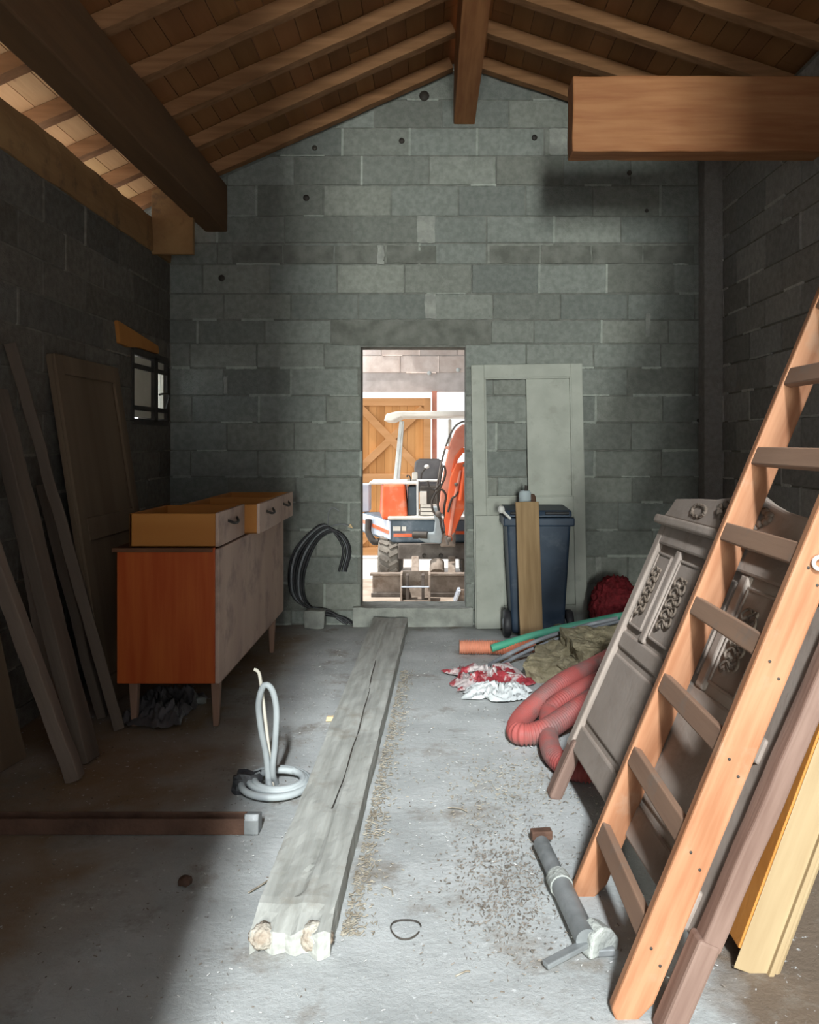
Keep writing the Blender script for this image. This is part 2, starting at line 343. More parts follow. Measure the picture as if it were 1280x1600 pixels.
def blocks(rows, u0, u1, to3, holes=(), roof=None, pitch=0.5, seedv=1, drips=0.35, tone=1.0, depth=0.007):
    """courses of hollow blocks: rows = list of (z0, z1, joint phase)"""
    rnd = random.Random(seedv); mb = MB()
    def put(poly, d, tint):
        if len(poly) < 3: return
        cx = sum(p[0] for p in poly) / len(poly); cy = sum(p[1] for p in poly) / len(poly)
        inn = [(p[0] + (cx - p[0]) * 0.006 * 1.2, p[1] + (cy - p[1]) * 0.03) for p in poly]
        n = len(poly); vs = [to3(p[0], p[1], 0) for p in poly] + [to3(p[0], p[1], d) for p in inn]
        mb.add(vs, [tuple(range(n, 2 * n))] + [(i, (i + 1) % n, n + (i + 1) % n, n + i) for i in range(n)], None, tint)
    for (z0, z1, ph) in rows:
        u = ph
        while u > u0: u -= pitch
        spans = []
        while u < u1:
            a, b = max(u, u0), min(u + pitch, u1); u += pitch
            if b - a > 0.02: spans.append((a, b))
        for (h0, h1, g0, g1) in holes:
            if g0 < z1 - 0.03 and g1 > z0 + 0.03:
                ns = []
                for a, b in spans:
                    if b <= h0 or a >= h1: ns.append((a, b)); continue
                    if a < h0 - 0.02: ns.append((a, h0))
                    if b > h1 + 0.02: ns.append((h1, b))
                spans = ns
        for a, b in spans:
            g = 0.005
            poly = [(a + g, z0 + g), (b - g, z0 + g), (b - g, z1 - g), (a + g, z1 - g)]
            if roof:
                for c in roof: poly = clip(poly, *c)
            t = tone * rnd.uniform(0.78, 1.16); w_ = rnd.uniform(-0.02, 0.02)
            put(poly, depth * rnd.uniform(0.5, 1.3), (t + w_, t, t - w_))
            if rnd.random() < drips * (1.7 if z0 < 1.95 else .8):      # pale mortar pressed out of the bed joint
                q0 = rnd.uniform(a, b - 0.1); q1 = min(b, q0 + rnd.uniform(0.15, 0.5)); k = rnd.uniform(1.35, 1.8)
                n = 7; hgt = rnd.uniform(0.006, 0.012)
                for i in range(n):
                    x0_, x1_ = q0 + (q1 - q0) * i / n, q0 + (q1 - q0) * (i + 1) / n
                    poly = [(x0_, z0 - hgt * rnd.uniform(.4, 1)), (x1_, z0 - hgt * rnd.uniform(.4, 1)), (x1_, z0 + hgt), (x0_, z0 + hgt)]
                    if roof:
                        for c in roof: poly = clip(poly, *c)
                    put(poly, depth * 1.7, (k, k, k))
            if rnd.random() < drips * 0.4:
                k = rnd.uniform(1.3, 1.6)
                poly = [(b - 0.008, z0), (b + 0.008, z0), (b + 0.010, z1), (b - 0.006, z1)]
                if roof:
                    for c in roof: poly = clip(poly, *c)
                put(poly, depth * 1.6, (k, k, k))
    return mb
ypix = [975, 953, 911, 869, 828, 785, 745, 704, 660, 618, 575, 537, 500, 459, 413, 380, 338, 290, 244, 200.6, 157, 113]
zr = [EYE + (690 - y) / 210.16 for y in ypix]
ph_px = [350, 402, 455, 389, 440, 462, 508 - 105, 460, 405, 455, 402, 414, 455, 422, 340, 445, 506, 460, 430, 480, 410]
def rows_for(phases, n=None):
    return [(zr[i], zr[i + 1], phases[i]) for i in range((n or len(zr) - 1))]
rb = rows_for([(p - VX) / 210.16 for p in ph_px])
roofc = [(-SL, 1, RZ - SL * RX - 0.005), (SR, 1, RZ + SR * RX - 0.005)]
wall = MB()
wall.box(XL - .2, DX0, YB, YB + .2, -0.5, DZ1); wall.box(DX1, XR + .2, YB, YB + .2, -0.5, DZ1)
wall.prism([(XL - .2, DZ1), (XR + .2, DZ1), (XR + .2, roofz(XR + .2) + .08), (RX, RZ + .08), (XL - .2, roofz(XL - .2) + .08)], 'y', YB, YB + .2)
wb_ = wall.build('wall_back', M['mortar']); wb_['kind'] = 'structure'
blocks(rb, XL, XR, lambda u, z, d: (u, YB - d, z), holes=[(DX0, DX1, 0, DZ1 + .02), (-0.75, 0.44, 2.09, 2.27)], roof=roofc, seedv=4, drips=0.42).build('block_courses', M['block'], wb_)
# doorway trimmings and repairs, part of the wall
MB().gbox((-0.155, YB + .005 - 0.006, 2.165), (1.18, .03, .185), (24, 1, 6), .006, 12, 3).build('concrete_lintel', M['lintel'], wb_)
sl = MB().gbox((-0.14, YB + .06, .062), (0.88, .27, .142), (16, 5, 4), .008, 9, 5); sl.build('concrete_sill', M['sill'], wb_, bevel=.004)
for i, (x0, x1, y0, y1) in enumerate([(652, 680, 338, 380), (664, 681, 460, 498), (858, 889, 202, 243), (1008, 1016, 490, 526), (590, 600, 385, 413), (930, 939, 870, 905), (350, 356, 588, 615)]):
    a = P(x0, y0, YB); b = P(x1, y1, YB)
    MB().gbox(((a.x + b.x) / 2, YB - .008, (a.z + b.z) / 2), (b.x - a.x, .016, a.z - b.z), (4, 1, 6), .008, 20, i * 3).build('mortar_patch', M['patch'], wb_)
for (x, y, r) in [(479, 310, 5), (347, 435, 5), (628, 221, 4.5), (835, 216, 4.5), (983, 271, 4), (663, 151, 8), (492, 232, 4), (1091, 657, 3), (1010, 330, 3)]:
    c = P(x, y, YB); q = r / 210
    m = MB(); m.lathe([(0, 0.0), (q, 0.0), (q, .006), (q * .9, .006)], Matrix.Translation((c.x, YB - .016, c.z)) @ Matrix.Rotation(R(-90), 4, 'X'), 12)
    m.build('putlog_hole', M['iron'], wb_)
# rough ring beam showing as a darker band
bandm = MB(); a = P(362, 413, YB); b = P(1085, 383, YB)
for i in range(9):
    x0_ = a.x + (b.x - a.x) * i / 9; x1_ = a.x + (b.x - a.x) * (i + 1) / 9
    if i in (0, 2, 6, 8) or random.random() < .6: bandm.gbox(((x0_ + x1_) / 2, YB - .007, (a.z + b.z) / 2), ((x1_ - x0_) * .97, .012, .13), (8, 1, 3), .008, 14, i)
bandm.build('ring_beam', M['lintel'], wb_)

# left wall with its small window (near the far corner) and timber plate
WY0, WY1, WZ0, WZ1 = 5.32, 6.02, 1.49, 1.95
wl_ = MB()
wl_.box(XL - .2, XL, YF - .2, WY0, -.5, 2.68); wl_.box(XL - .2, XL, WY1, YB + .2, -.5, 2.68)
wl_.box(XL - .2, XL, WY0, WY1, -.5, WZ0); wl_.box(XL - .2, XL, WY0, WY1, WZ1, 2.68)
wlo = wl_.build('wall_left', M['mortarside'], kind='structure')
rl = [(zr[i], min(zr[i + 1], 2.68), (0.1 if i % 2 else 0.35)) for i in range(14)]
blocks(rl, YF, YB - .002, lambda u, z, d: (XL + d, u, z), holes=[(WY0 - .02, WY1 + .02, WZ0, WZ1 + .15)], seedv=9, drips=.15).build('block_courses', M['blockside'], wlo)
MB().gbox((XL - .1, 2.9, 2.795), (.22, 6.4, .23), (3, 60, 4), .012, 5, 2).build('trim_1', M['plate'], kind='structure')     # wall plate
# right wall
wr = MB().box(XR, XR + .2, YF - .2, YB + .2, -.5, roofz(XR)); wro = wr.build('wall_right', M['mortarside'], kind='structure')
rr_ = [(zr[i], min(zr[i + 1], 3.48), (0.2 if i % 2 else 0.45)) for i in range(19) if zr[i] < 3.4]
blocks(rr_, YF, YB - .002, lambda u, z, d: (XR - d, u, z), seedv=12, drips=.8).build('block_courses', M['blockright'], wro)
MB().box(XR - .14, XR - .004, YB - .14, YB - .004, 0, 3.42).build('corner_pier', M['blockright'], wro, bevel=.004)
# front wall with the tall doorway the daylight comes through (behind the camera)
OX0, OX1, OZ = -0.43, 1.15, 3.35
fw = MB(); fw.box(XL - .2, OX0, YF - .2, YF, -.5, 2.9); fw.box(OX1, XR + .2, YF - .2, YF, -.5, 3.35)
fw.prism([(XL - .2, 2.9), (OX0, 2.9), (OX0, OZ), (XR + .2, OZ), (XR + .2, roofz(XR + .2) + .08), (RX, RZ + .08), (XL - .2, roofz(XL - .2) + .08)], 'y', YF - .2, YF)
fw.build('wall_front', M['mortarside'], kind='structure')

# floor
def sheet(x0, x1, y0, y1, z, nx, ny, amp, fr=1.5):
    vs = []; fs = []
    for j in range(ny + 1):
        for i in range(nx + 1):
            x = x0 + (x1 - x0) * i / nx; y = y0 + (y1 - y0) * j / ny
            vs.append((x, y, z + amp * noise.fractal(Vector((x, y, 0)) * fr, .8, 2, 4)))
    for j in range(ny):
        for i in range(nx):
            k = j * (nx + 1) + i; fs.append((k, k + 1, k + nx + 2, k + nx + 1))
    return MB().add(vs, fs, None, (1, 1, 1), True)
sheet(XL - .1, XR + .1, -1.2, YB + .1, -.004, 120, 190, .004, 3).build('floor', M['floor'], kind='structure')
MB().box(XL - .2, XR + .2, -1.4, YB + .05, -.5, -.03).build('floor_slab', M['sill'], kind='structure')
MB().box(-14, XL - .2, -6, 6.2, -.12, -.02).build('ground_left', M['paleground'], kind='structure')
MB().box(-2.1, 9, -12, -1.4, -.12, -.02).build('ground_front', M['paleground'], kind='structure')
sheet(-9, 6, YB + .2, 10.9, -.47, 60, 40, .01, 1).build('ground_yard', M['earth'], kind='structure')
MB().box(-9, 6, 10.9, 13.1, -.6, -.465).build('ground_yard', M['paleground'], kind='structure')  # pale strip: sunlit part of the yard painted into the ground colour
MB().box(-20, 20, 13.1, 40, -.6, -.47).build('ground_far', M['paleground'], kind='structure')

# roof: sheathing boards over rafters
def slope_T(side):
    # local: x down the slope, y depth, z outward
    ang = math.atan(SL if side < 0 else SR)
    Rm = Matrix.Rotation(-ang if side < 0 else ang, 4, 'Y')
    T = Matrix.Translation((RX, 0, RZ)) @ Rm
    return T
for side, nm, ln in ((-1, 'ceiling_left', 2.95), (1, 'ceiling_right', 2.55)):
    T = slope_T(side); mb = MB(); u = 0; rnd = random.Random(5 + side)
    while u < ln:
        wd = .135
        y = YF - .5
        while y < YB + .3:
            L_ = rnd.uniform(1.5, 3); y2 = min(y + L_, YB + .3); t = rnd.uniform(.78, 1.12)
            a, b = (u + .002, u + wd - .002) if side > 0 else (-u - wd + .002, -u - .002)
            eave_sun = (2.5, 3.6, 5.4) if side < 0 and u > 2.0 else (1, 1, 1)      # paler tint paints sunlight onto the boards over the left eaves
            mb.box(a, b, y + .001, y2 - .001, .09 + rnd.uniform(0, .003), .115, T, (t * eave_sun[0], t * rnd.uniform(.95, 1.03) * eave_sun[1], t * eave_sun[2])); y = y2
        u += wd
    o = mb.build(nm, M['board'], kind='structure')
    a, b = (-.02, ln) if side > 0 else (-ln, .02)
    MB().box(a, b, YF - .55, YB + .35, .116, .16, T).build('roof_cover', M['tile'], o)
# rafters, each a timber of its own, in pairs from the back wall forwards
yy = 6.02; k = 0
order = ['against the block gable wall', 'second out from the gable wall', 'third out from the gable wall', 'fourth out from the gable wall',
         'fifth out from the gable wall', 'sixth out from the gable wall', 'seventh out from the gable wall', 'eighth out from the gable wall']
while yy > 2.2:
    for side, nm, u0, u1 in ((-1, 'left', -2.9, -.09), (1, 'right', .09, 2.5)):
        T = slope_T(side)
        o = MB().gbox(((u0 + u1) / 2, yy, .044), (u1 - u0, .08, .088), (24, 2, 2), .004, 5, k * 3 + side, T).build('rafter', M['rafter'], bevel=.003)
        # origin stays at the world origin so grain runs along x
        tag(o, 'brown sawn rafter on the %s roof slope, %s' % (nm, order[k]), 'rafter', 'rafters under the roof boards')
    yy -= .52; k += 1
rb_ = MB().gbox((.24, 2.9, 3.71 + .21), (.155, 6.38, .42), (3, 40, 5), .004, 4, 1).build('ridge_beam', M['beam'], bevel=.006)
tag(rb_, 'brown timber ridge beam coming forward from the top of the block gable', 'beam')
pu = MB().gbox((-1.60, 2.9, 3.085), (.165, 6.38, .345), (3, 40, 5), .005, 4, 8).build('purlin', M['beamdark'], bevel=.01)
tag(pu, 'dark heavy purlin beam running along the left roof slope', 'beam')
tb = MB().gbox(((.755 + 2.2) / 2, 4.48, 3.118), (2.2 - .755, .16, .405), (20, 3, 5), .006, 4, 4).build('tie_beam', M['beamx'], bevel=.008)
tag(tb, 'thick orange brown beam with cut end sticking in from the right wall', 'beam')
ib = MB(); ib.prism([(-1.95, 2.66), (-1.66, 2.66), (-1.66, 3.2), (-1.95, 3.1)], 'y', 5.70, 5.74)
ib = ib.build('infill_board', M['plate'], bevel=.004); tag(ib, 'tan wooden infill board at the far end of the left eaves opening', 'board')

# window in the left wall
wf = MB(); e = XL + .015
for (y0, y1, z0, z1) in ((WY0, WY1, WZ0 - .02, WZ0 + .02), (WY0, WY1, WZ1 - .02, WZ1 + .02), (WY0 - .02, WY0 + .02, WZ0, WZ1), (WY1 - .02, WY1 + .02, WZ0, WZ1), (5.72, 5.80, WZ0, WZ1)):
    wf.box(XL - .10, e, y0, y1, z0, z1)
wfo = wf.build('window_1', M['iron'], kind='structure', bevel=.003)
MB().box(XL - .04, XL - .006, 5.35, 5.715, WZ0 + .03, WZ1 - .03).build('shutter_board', M['offwhite'], wfo, bevel=.004)
sc_ = MB()
sc_.box(XL - .05, XL - .01, 5.80, 6.0, 1.87, 1.925); sc_.box(XL - .05, XL - .01, 5.80, 6.0, 1.52, 1.58)
sc_.box(XL - .05, XL - .01, 5.985, 6.005, 1.52, 1.925)
sc_.build('casement', M['offwhite'], wfo, bevel=.003)
MB().box(XL - .2, XL - .06, WY1 - .006, WY1 + .002, WZ0, WZ1).build('reveal', M['rag'], wfo)
MB().box(XL - .034, XL - .028, 5.81, 5.985, 1.58, 1.87).build('pane', M['pane'], wfo)
for z in (1.84, 1.565):
    MB().box(XL - .008, XL + .012, 5.33, 6.01, z, z + .03).build('iron_strap', M['iron'], wfo, bevel=.002)
MB().tube(spline([(XL + .01, 5.83, 1.69), (XL + .045, 5.87, 1.70), (XL + .045, 5.95, 1.69), (XL + .02, 5.965, 1.60)], .01), .007, 8).build('catch_hook', M['iron'], wfo)
lb = MB().prism([(5.02, 2.10), (5.76, 2.03), (5.78, 1.975), (5.40, 1.975), (5.22, 1.955), (5.06, 1.965)], 'x', XL + .002, XL + .03).build('lintel_board', M['veneer2'], bevel=.004)
tag(lb, 'orange wooden board fixed over the small window on the left wall', 'board')

# ------------------------------------------------------------------ far building seen through the doorway
FY = 13.0
def farx(x): return (x - VX) * FY / FPX
lz = EYE + (690 - 612) * FY / FPX
fwm = MB().box(-2.6, 4, FY, FY + .25, lz, 4.4).box(2.0, 4, FY, FY + .25, -.6, lz)
fo = fwm.build('wall_far', M['farconc'], kind='structure')
rws = []; z = lz + .30; i = 0
while z < 4.2: rws.append((z, z + .27, .1 + .3 * (i % 2))); z += .27; i += 1
blocks(rws, -2.6, 4, lambda u, z, d: (u, FY - d, z), pitch=.6, seedv=31, drips=.3, tone=1.0, depth=.015).build('block_courses', M['farwall'], fo)
for x, y in ((671, 583), (716, 578)):
    c = P(x, y, FY - .03)
    MB().lathe([(0, 0), (.035, 0), (.035, .01)], Matrix.Translation(c) @ Matrix.Rotation(R(-90), 4, 'X'), 12).build('pale_plug', M['rag'], fo)
MB().box(-0.8, 4, YB + .2, FY, 4.0, 4.2).build('added_sun_blocker_far', M['farconc'], kind='structure')  # unseen, added to block the sun, left edge cut back to admit some
MB().box(3.8, 4, YB + .2, FY, -.6, 4.2).build('wall_far_right', M['farconc'], kind='structure')
# open pine door leaf
dl = thing('barn_door_leaf', 'open pine plank barn door leaf with cross braces beyond the doorway', 'door', (0, FY - .25, 0))
x0, x1 = farx(560) - .05, farx(673); z0, z1 = EYE + (690 - 868) * (FY - .25) / FPX, EYE + (690 - 622) * (FY - .25) / FPX
pm = MB(); n = 10
for i in range(n):
    t = random.uniform(.82, 1.1); a = x0 + (x1 - x0) * i / n
    pm.box(a + .001, a + (x1 - x0) / n - .001, 0, .03, z0, z1, None, (t, t, t))
pm.build('planks', M['pinewood'], dl, bevel=.002); MB().box(x0, x1, .03, .045, z0, z1).build('backing_boards', M['beam'], dl)
bi = 0
zm0 = EYE + (690 - 752) * (FY - .25) / FPX
for (a, b, wd) in (((x0, z1 - .06), (x1, z1 - .06), .12), ((x0, zm0 + .05), (x1, zm0 + .05), .13), ((x0, z0 + .07), (x1, z0 + .07), .12),
                   ((x1 - .05, z0), (x1 - .05, z1), .11), ((x0 + .04, zm0 + .14), (x1 - .12, z1 - .16), .11), ((x0 + .12, z1 - .16), (x1 - .12, zm0 + .14), .11),
                   ((x0 + .05, z0 + .15), (x1 - .1, zm0), .1)):
    bi += 1; yo = -.016 - .0022 * bi
    MB().bar((a[0], yo, a[1]), (b[0], yo, b[1]), .035, wd, up=(0, 0, 1) if abs(b[0] - a[0]) > .2 else (1, 0, 0)).build('brace', M['pinebrace'], dl, bevel=.003)
dp = MB().box(x1 + .02, x1 + .10, FY - .2, FY - .12, -.6, lz).build('door_post', M['exfaded']); tag(dp, 'slim reddish post at the free edge of the pine barn door', 'post')

# ------------------------------------------------------------------ mini excavator
EX = thing('mini_excavator', 'orange and blue wheeled mini excavator with canopy beyond the doorway', 'excavator', (0, 10.4, -.47))
def EP(x, y, Y):       # point in the excavator's frame
    return P(x, y, Y) - Vector((0, 10.4, -.47))
def ebox(name, x0, x1, y0, y1, Y, dep, m, bevel=.012, label=None, parent=EX):
    a = EP(x0, y1, Y); b = EP(x1, y0, Y)
    return MB().box(a.x, b.x, a.y, a.y + dep, a.z, b.z).build(name, M[m], parent, bevel=bevel, label=label)
bl = ebox('dozer_blade', 582, 775, 899, 931, 9.66, .05, 'dirtysteel')
ebox('cutting_edge', 580, 776, 927, 933, 9.63, .03, 'darksteel', .004, parent=bl)
ebox('blade_lip', 578, 776, 896, 900, 9.63, .10, 'dirtysteel', .006, parent=bl)
for x in (649, 706):
    MB().bar(EP(x, 912, 9.7), EP(x, 872, 10.2), .09, .10).build('blade_arm', M['dirtysteel'], EX, bevel=.01)
ebox('axle_beam', 622, 745, 850, 874, 10.15, .35, 'darksteel')
MB().tube([EP(683, 878, 10.1), EP(683, 895, 10.0)], .09, 14).build('axle_pivot', M['dirtysteel'], EX)
for x in (663, 689):
    c = EP(x, 868, 10.13); MB().lathe([(0, 0), (.028, 0), (.028, .012)], Matrix.Translation(c) @ Matrix.Rotation(R(90), 4, 'X'), 12).build('bolt', M['iron'], EX)
def wheel(cx, cy):
    T = Matrix.Translation((cx, cy, .30)) @ Matrix.Rotation(R(90), 4, 'Y')
    m = MB().lathe([(.16, -.12), (.26, -.135), (.295, -.10), (.30, 0), (.295, .10), (.26, .135), (.16, .12)], T, 32)
    for k in range(18):
        a = 2 * math.pi * k / 18
        for s in (-1, 1):
            Tm = Matrix.Translation((cx, cy, .30)) @ Matrix.Rotation(a + s * .08, 4, 'X') @ Matrix.Translation((s * .06, 0, .30))
            m.box(-.06, .06, -.018, .018, -.01, .018, Tm @ Matrix.Rotation(s * .5, 4, 'Z'))
    o = m.build('wheel', M['tyre'], EX)
    MB().lathe([(0, -.05), (.10, -.05), (.16, -.10), (.17, -.11), (.17, .11), (.16, .10), (.10, .05), (0, .05)], T, 24).build('rim', M['dirtysteel'], o)
for cx in (-.54, .52):
    for cy in (0.05, 1.15): wheel(cx, cy)
# slewing deck, seen with its left flank
deck = MB(); c0 = EP(612, 812, 10.25); c1 = EP(760, 812, 10.25); lf = EP(566, 806, 11.4); zb = EP(612, 848, 10.25).z
deck.prism([(c0.x, c0.y), (c1.x, c1.y), (c1.x, c1.y + 1.3), (lf.x, lf.y)], 'z', zb, c0.z)
dk = deck.build('slewing_deck', M['exblue'], EX, bevel=.03, seg=3)
fl = MB().bar(Vector(((c0.x) - .012, c0.y, (c0.z + zb) / 2 + .01)), Vector((lf.x - .012, lf.y, (c0.z + zb) / 2 + .01)), .02, (c0.z - zb) * .82).build('flank_panel', M['exlight'], dk, bevel=.008)
ebox('stripe', 615, 644, 834, 839, 10.23, .012, 'exorange', .002, label='orange stripe', parent=dk)
ebox('stripe', 712, 745, 830, 835, 10.23, .012, 'exorange', .002, label='orange stripe', parent=dk)
fs_ = MB().bar(Vector((c0.x - .03, c0.y + .02, (c0.z + zb) / 2 - .02)), Vector((lf.x - .025, lf.y, (c0.z + zb) / 2 + .03)), .012, .045).build('stripe', M['exorange'], dk)
for x0_, x1_ in ((614, 626), (628, 635)): ebox('number_plate', x0_, x1_, 822.5, 829.5, 10.235, .01, 'excream', .001, parent=dk)
ebox('deck_floor', 606, 760, 808, 812, 10.22, 1.2, 'excream', .006)
# orange tank: tapered, curved corner
tk = MB(); a0 = EP(597, 812, 10.35); a1 = EP(637, 812, 10.35); b0 = EP(598, 757, 10.35); b1 = EP(633, 757, 10.35)
tk.add([a0, a1, a1 + Vector((0, .9, 0)), a0 + Vector((-.09, .9, 0)), b0, b1, b1 + Vector((0, .85, 0)), b0 + Vector((-.07, .85, 0))],
       [(0, 3, 2, 1), (4, 5, 6, 7), (0, 1, 5, 4), (1, 2, 6, 5), (2, 3, 7, 6), (3, 0, 4, 7)])
tko = tk.build('fuel_tank', M['exorange'], EX, bevel=.035, seg=4, label='orange tank cover')
for (x, r_, h_) in ((606, .02, .05), (617, .035, .045)):
    c = EP(x, 757, 10.6); MB().lathe([(0, h_), (r_, h_), (r_, 0), (r_ * 1.3, 0)], Matrix.Translation(c), 14).build('filler_cap', M['exfaded'], tko)
ebox('side_housing', 564, 578, 756, 800, 11.3, .3, 'exlight', .02)
ebox('tank_cover', 577, 652, 753, 757, 10.4, .8, 'excream', .008)
ebox('battery_box', 637, 651, 760, 808, 10.5, .4, 'exblue', .02)
# footrest frame and console
fr = [EP(653, 812, 10.3), EP(653, 756, 10.3), EP(657, 751, 10.3), EP(690, 751, 10.3)]
MB().tube(spline(fr, .02), .016, 10).build('console_frame', M['rag'], EX, label='white tube frame')
ebox('console', 656, 690, 760, 812, 10.38, .3, 'iron', .015)
for k in range(4): ebox('step_plate', 657, 686, 788 + k * 6, 793 + k * 6, 10.34, .04, 'excream', .003)
ebox('console_panel', 656, 667, 768, 788, 10.34, .04, 'excream', .006)
ebox('tool_bag', 644, 653, 738, 750, 10.6, .12, 'excream', .015)
# seat with rounded back
sp = [(0, 0), (.30, 0), (.34, .22), (.33, .34), (.28, .37), (.02, .37), (-.04, .33), (-.05, .22)]
q = EP(653, 760, 11.0)
MB().prism([(q.x + u, q.z + v) for u, v in sp], 'y', q.y, q.y + .10).build('seat_back', M['seat'], EX, bevel=.03, seg=4)
MB().box(q.x - .02, q.x + .33, q.y - .38, q.y + .03, q.z - .06, q.z + .04).build('seat_cushion', M['seat'], EX, bevel=.03, seg=3)
lv = MB().tube(spline([EP(658, 750, 10.45), EP(659, 740, 10.45), EP(666, 730, 10.45)], .02), .010, 8).build('lever', M['iron'], EX)
MB().blob(EP(667, 729, 10.45), (.035, .03, .028), 2, .05).build('lever_knob', M['whitepl'], lv, label='white lever knob')
MB().tube(spline([EP(642, 752, 10.5), EP(641, 745, 10.5), EP(637, 742, 10.5), EP(636, 746, 10.5)], .02), .008, 8).build('lever', M['iron'], EX)
# canopy and posts
cn = MB(); ca = EP(603, 645, 10.9); cb = EP(760, 645, 10.9)
cn.prism([(ca.x, ca.z - .12), (ca.x + .03, ca.z - .03), (ca.x + .18, ca.z + .005), (cb.x - .2, ca.z + .01), (cb.x, ca.z - .05), (cb.x, ca.z - .08), (cb.x - .2, ca.z - .06), (ca.x + .22, ca.z - .065), (ca.x + .10, ca.z - .12)], 'y', ca.y - .45, ca.y + .7)
cn.build('canopy', M['excream'], EX, bevel=.015)
MB().bar(EP(617.5, 753, 10.9), EP(627, 658, 10.9), .06, .045, up=(1, 0, 0)).build('canopy_post', M['rag'], EX, bevel=.008)
MB().bar(EP(622, 753, 11.6), EP(629, 658, 11.6), .05, .05, up=(1, 0, 0)).build('canopy_post', M['rag'], EX, bevel=.008)
MB().bar(EP(703, 753, 11.3), EP(703, 655, 11.3), .05, .05, up=(1, 0, 0)).build('canopy_post', M['excream'], EX, bevel=.008)
# swing bracket
sb = MB(); pts = [(675, 792), (684, 792), (690, 806), (694, 824), (690, 850), (664, 848), (653, 842), (655, 834), (678, 833), (680, 815)]
pl = [EP(x, y, 10.0) for x, y in pts]
sb.prism([(p.x, p.z) for p in pl], 'y', pl[0].y, pl[0].y + .16).build('swing_bracket', M['exgrey'], EX, bevel=.015)
ebox('bracket_body', 688, 712, 832, 855, 10.02, .2, 'dirtysteel', .02)
MB().tube([EP(646, 836, 10.05), EP(668, 836, 10.0)], .045, 12).build('swing_cylinder', M['iron'], EX)
# boom and dipper
def plate_arm(name, pts, Y, dep, m, parent=EX, label=None):
    pl = [EP(x, y, Y) for x, y in pts]
    return MB().prism([(p.x, p.z) for p in pl], 'y', pl[0].y, pl[0].y + dep).build(name, M[m], parent, bevel=.012, label=label)
bmo = plate_arm('boom', [(684, 800), (688, 780), (690, 752), (696, 722), (704, 690), (712, 672), (722, 663), (745, 664), (760, 690), (745, 700), (728, 697), (718, 704), (712, 722), (708, 752), (702, 790), (700, 806)], 10.05, .13, 'exfaded', label='faded orange boom')
plate_arm('reinforcement', [(705, 738), (711, 712), (721, 700), (745, 697), (745, 702), (724, 708), (716, 718), (711, 740)], 10.03, .02, 'exorange', bmo)
dpo = plate_arm('dipper_arm', [(698, 846), (706, 846), (717, 815), (729, 790), (740, 735), (740, 716), (724, 722), (713, 724), (704, 745), (697, 790), (694, 815)], 9.88, .12, 'exorange', label='bright orange dipper arm folded down')
plate_arm('rib', [(700, 838), (705, 838), (712, 790), (722, 735), (718, 735), (706, 790)], 9.865, .02, 'exfaded', dpo)
MB().tube([EP(720, 782, 9.83), EP(728, 730, 9.83)], .032, 12).build('dipper_cylinder', M['exorange'], EX)
for (x, y, r_) in ((702, 843, .03), (685, 803, .035), (728, 728, .035), (713, 757, .022)):
    c = EP(x, y, 9.84); MB().lathe([(0, 0), (r_, 0), (r_, .06)], Matrix.Translation(c) @ Matrix.Rotation(R(-90), 4, 'X'), 14).build('pivot_pin', M['darksteel'], EX)
lk = plate_arm('link', [(694, 838), (698, 852), (702, 852), (700, 836)], 9.86, .03, 'darksteel'); lk2 = plate_arm('link', [(706, 836), (708, 850), (712, 850), (710, 832)], 9.86, .03, 'darksteel')
hs = [[(686, 800), (682, 770), (686, 745), (690, 722), (700, 688), (710, 668), (720, 660), (730, 658)],
      [(692, 835), (686, 800), (684, 775), (690, 765), (697, 775), (694, 800), (704, 840)],
      [(690, 812), (678, 800), (675, 785), (680, 772), (688, 762), (696, 742), (694, 728), (690, 735), (687, 760)],
      [(668, 752), (672, 762), (680, 765), (686, 758)], [(700, 800), (706, 780), (712, 775), (716, 768)]]
for i, hp in enumerate(hs):
    MB().tube(spline([EP(x, y, 9.95 - .02 * i) for x, y in hp], .02), .013, 8).build('hydraulic_hose', M['iron' if i else 'darksteel'], EX)
plate_arm('hose_clamp', [(696, 697), (704, 697), (703, 703), (696, 702)], 9.93, .05, 'exfaded')
MB().tube(spline([EP(576, 812, 10.9), EP(576, 832, 10.85), EP(584, 846, 10.8), EP(594, 846, 10.8)], .02), .045, 10).build('rubber_bumper', M['iron'], EX)
# loose buckets in front
bk = thing('digging_bucket', 'muddy steel digging bucket standing on the ground before the dozer blade', 'bucket', (0, 9.3, -.47))
def bkp(x, y, Y=9.3): return P(x, y, Y) - Vector((0, 9.3, -.47))
bz = bkp(0, 897).z
xl, xr = bkp(627, 0).x, bkp(671, 0).x
MB().prism([(-.0, .0), (.20, .0), (.28, .12), (.26, bz), (.23, bz), (.24, .13), (.18, .03), (-.0, .03)], 'x', xl, xr).build('shell', M['dirtysteel'], bk, bevel=.006)
for xx in (xl - .012, xr - .012): MB().prism([(-.02, 0), (.20, 0), (.28, .12), (.26, bz), (.05, bz * .95), (.0, .1)], 'x', xx, xx + .025).build('side_plate', M['dirtysteel'], bk, bevel=.004)
MB().box(xl, xr, .0, .05, bz * .52, bz * .56).build('cross_bar', M['exlight'], bk, bevel=.004, label='pale shiny cross bar')
for xx in (xl + .05, xr - .09): MB().box(xx, xx + .035, .02, .14, .02, bz * .95).build('lug', M['darksteel'], bk, bevel=.004)
gb = thing('scoop', 'small grey metal scoop on the ground at the right doorway edge', 'scoop', (0, 9.3, -.47))
a = bkp(709, 945); b = bkp(745, 923)
MB().prism([(a.x, 0), (b.x, 0), (b.x, b.z), (a.x + .05, b.z)], 'y', .05, .10).build('front_plate', M['dirtysteel'], gb, bevel=.004)
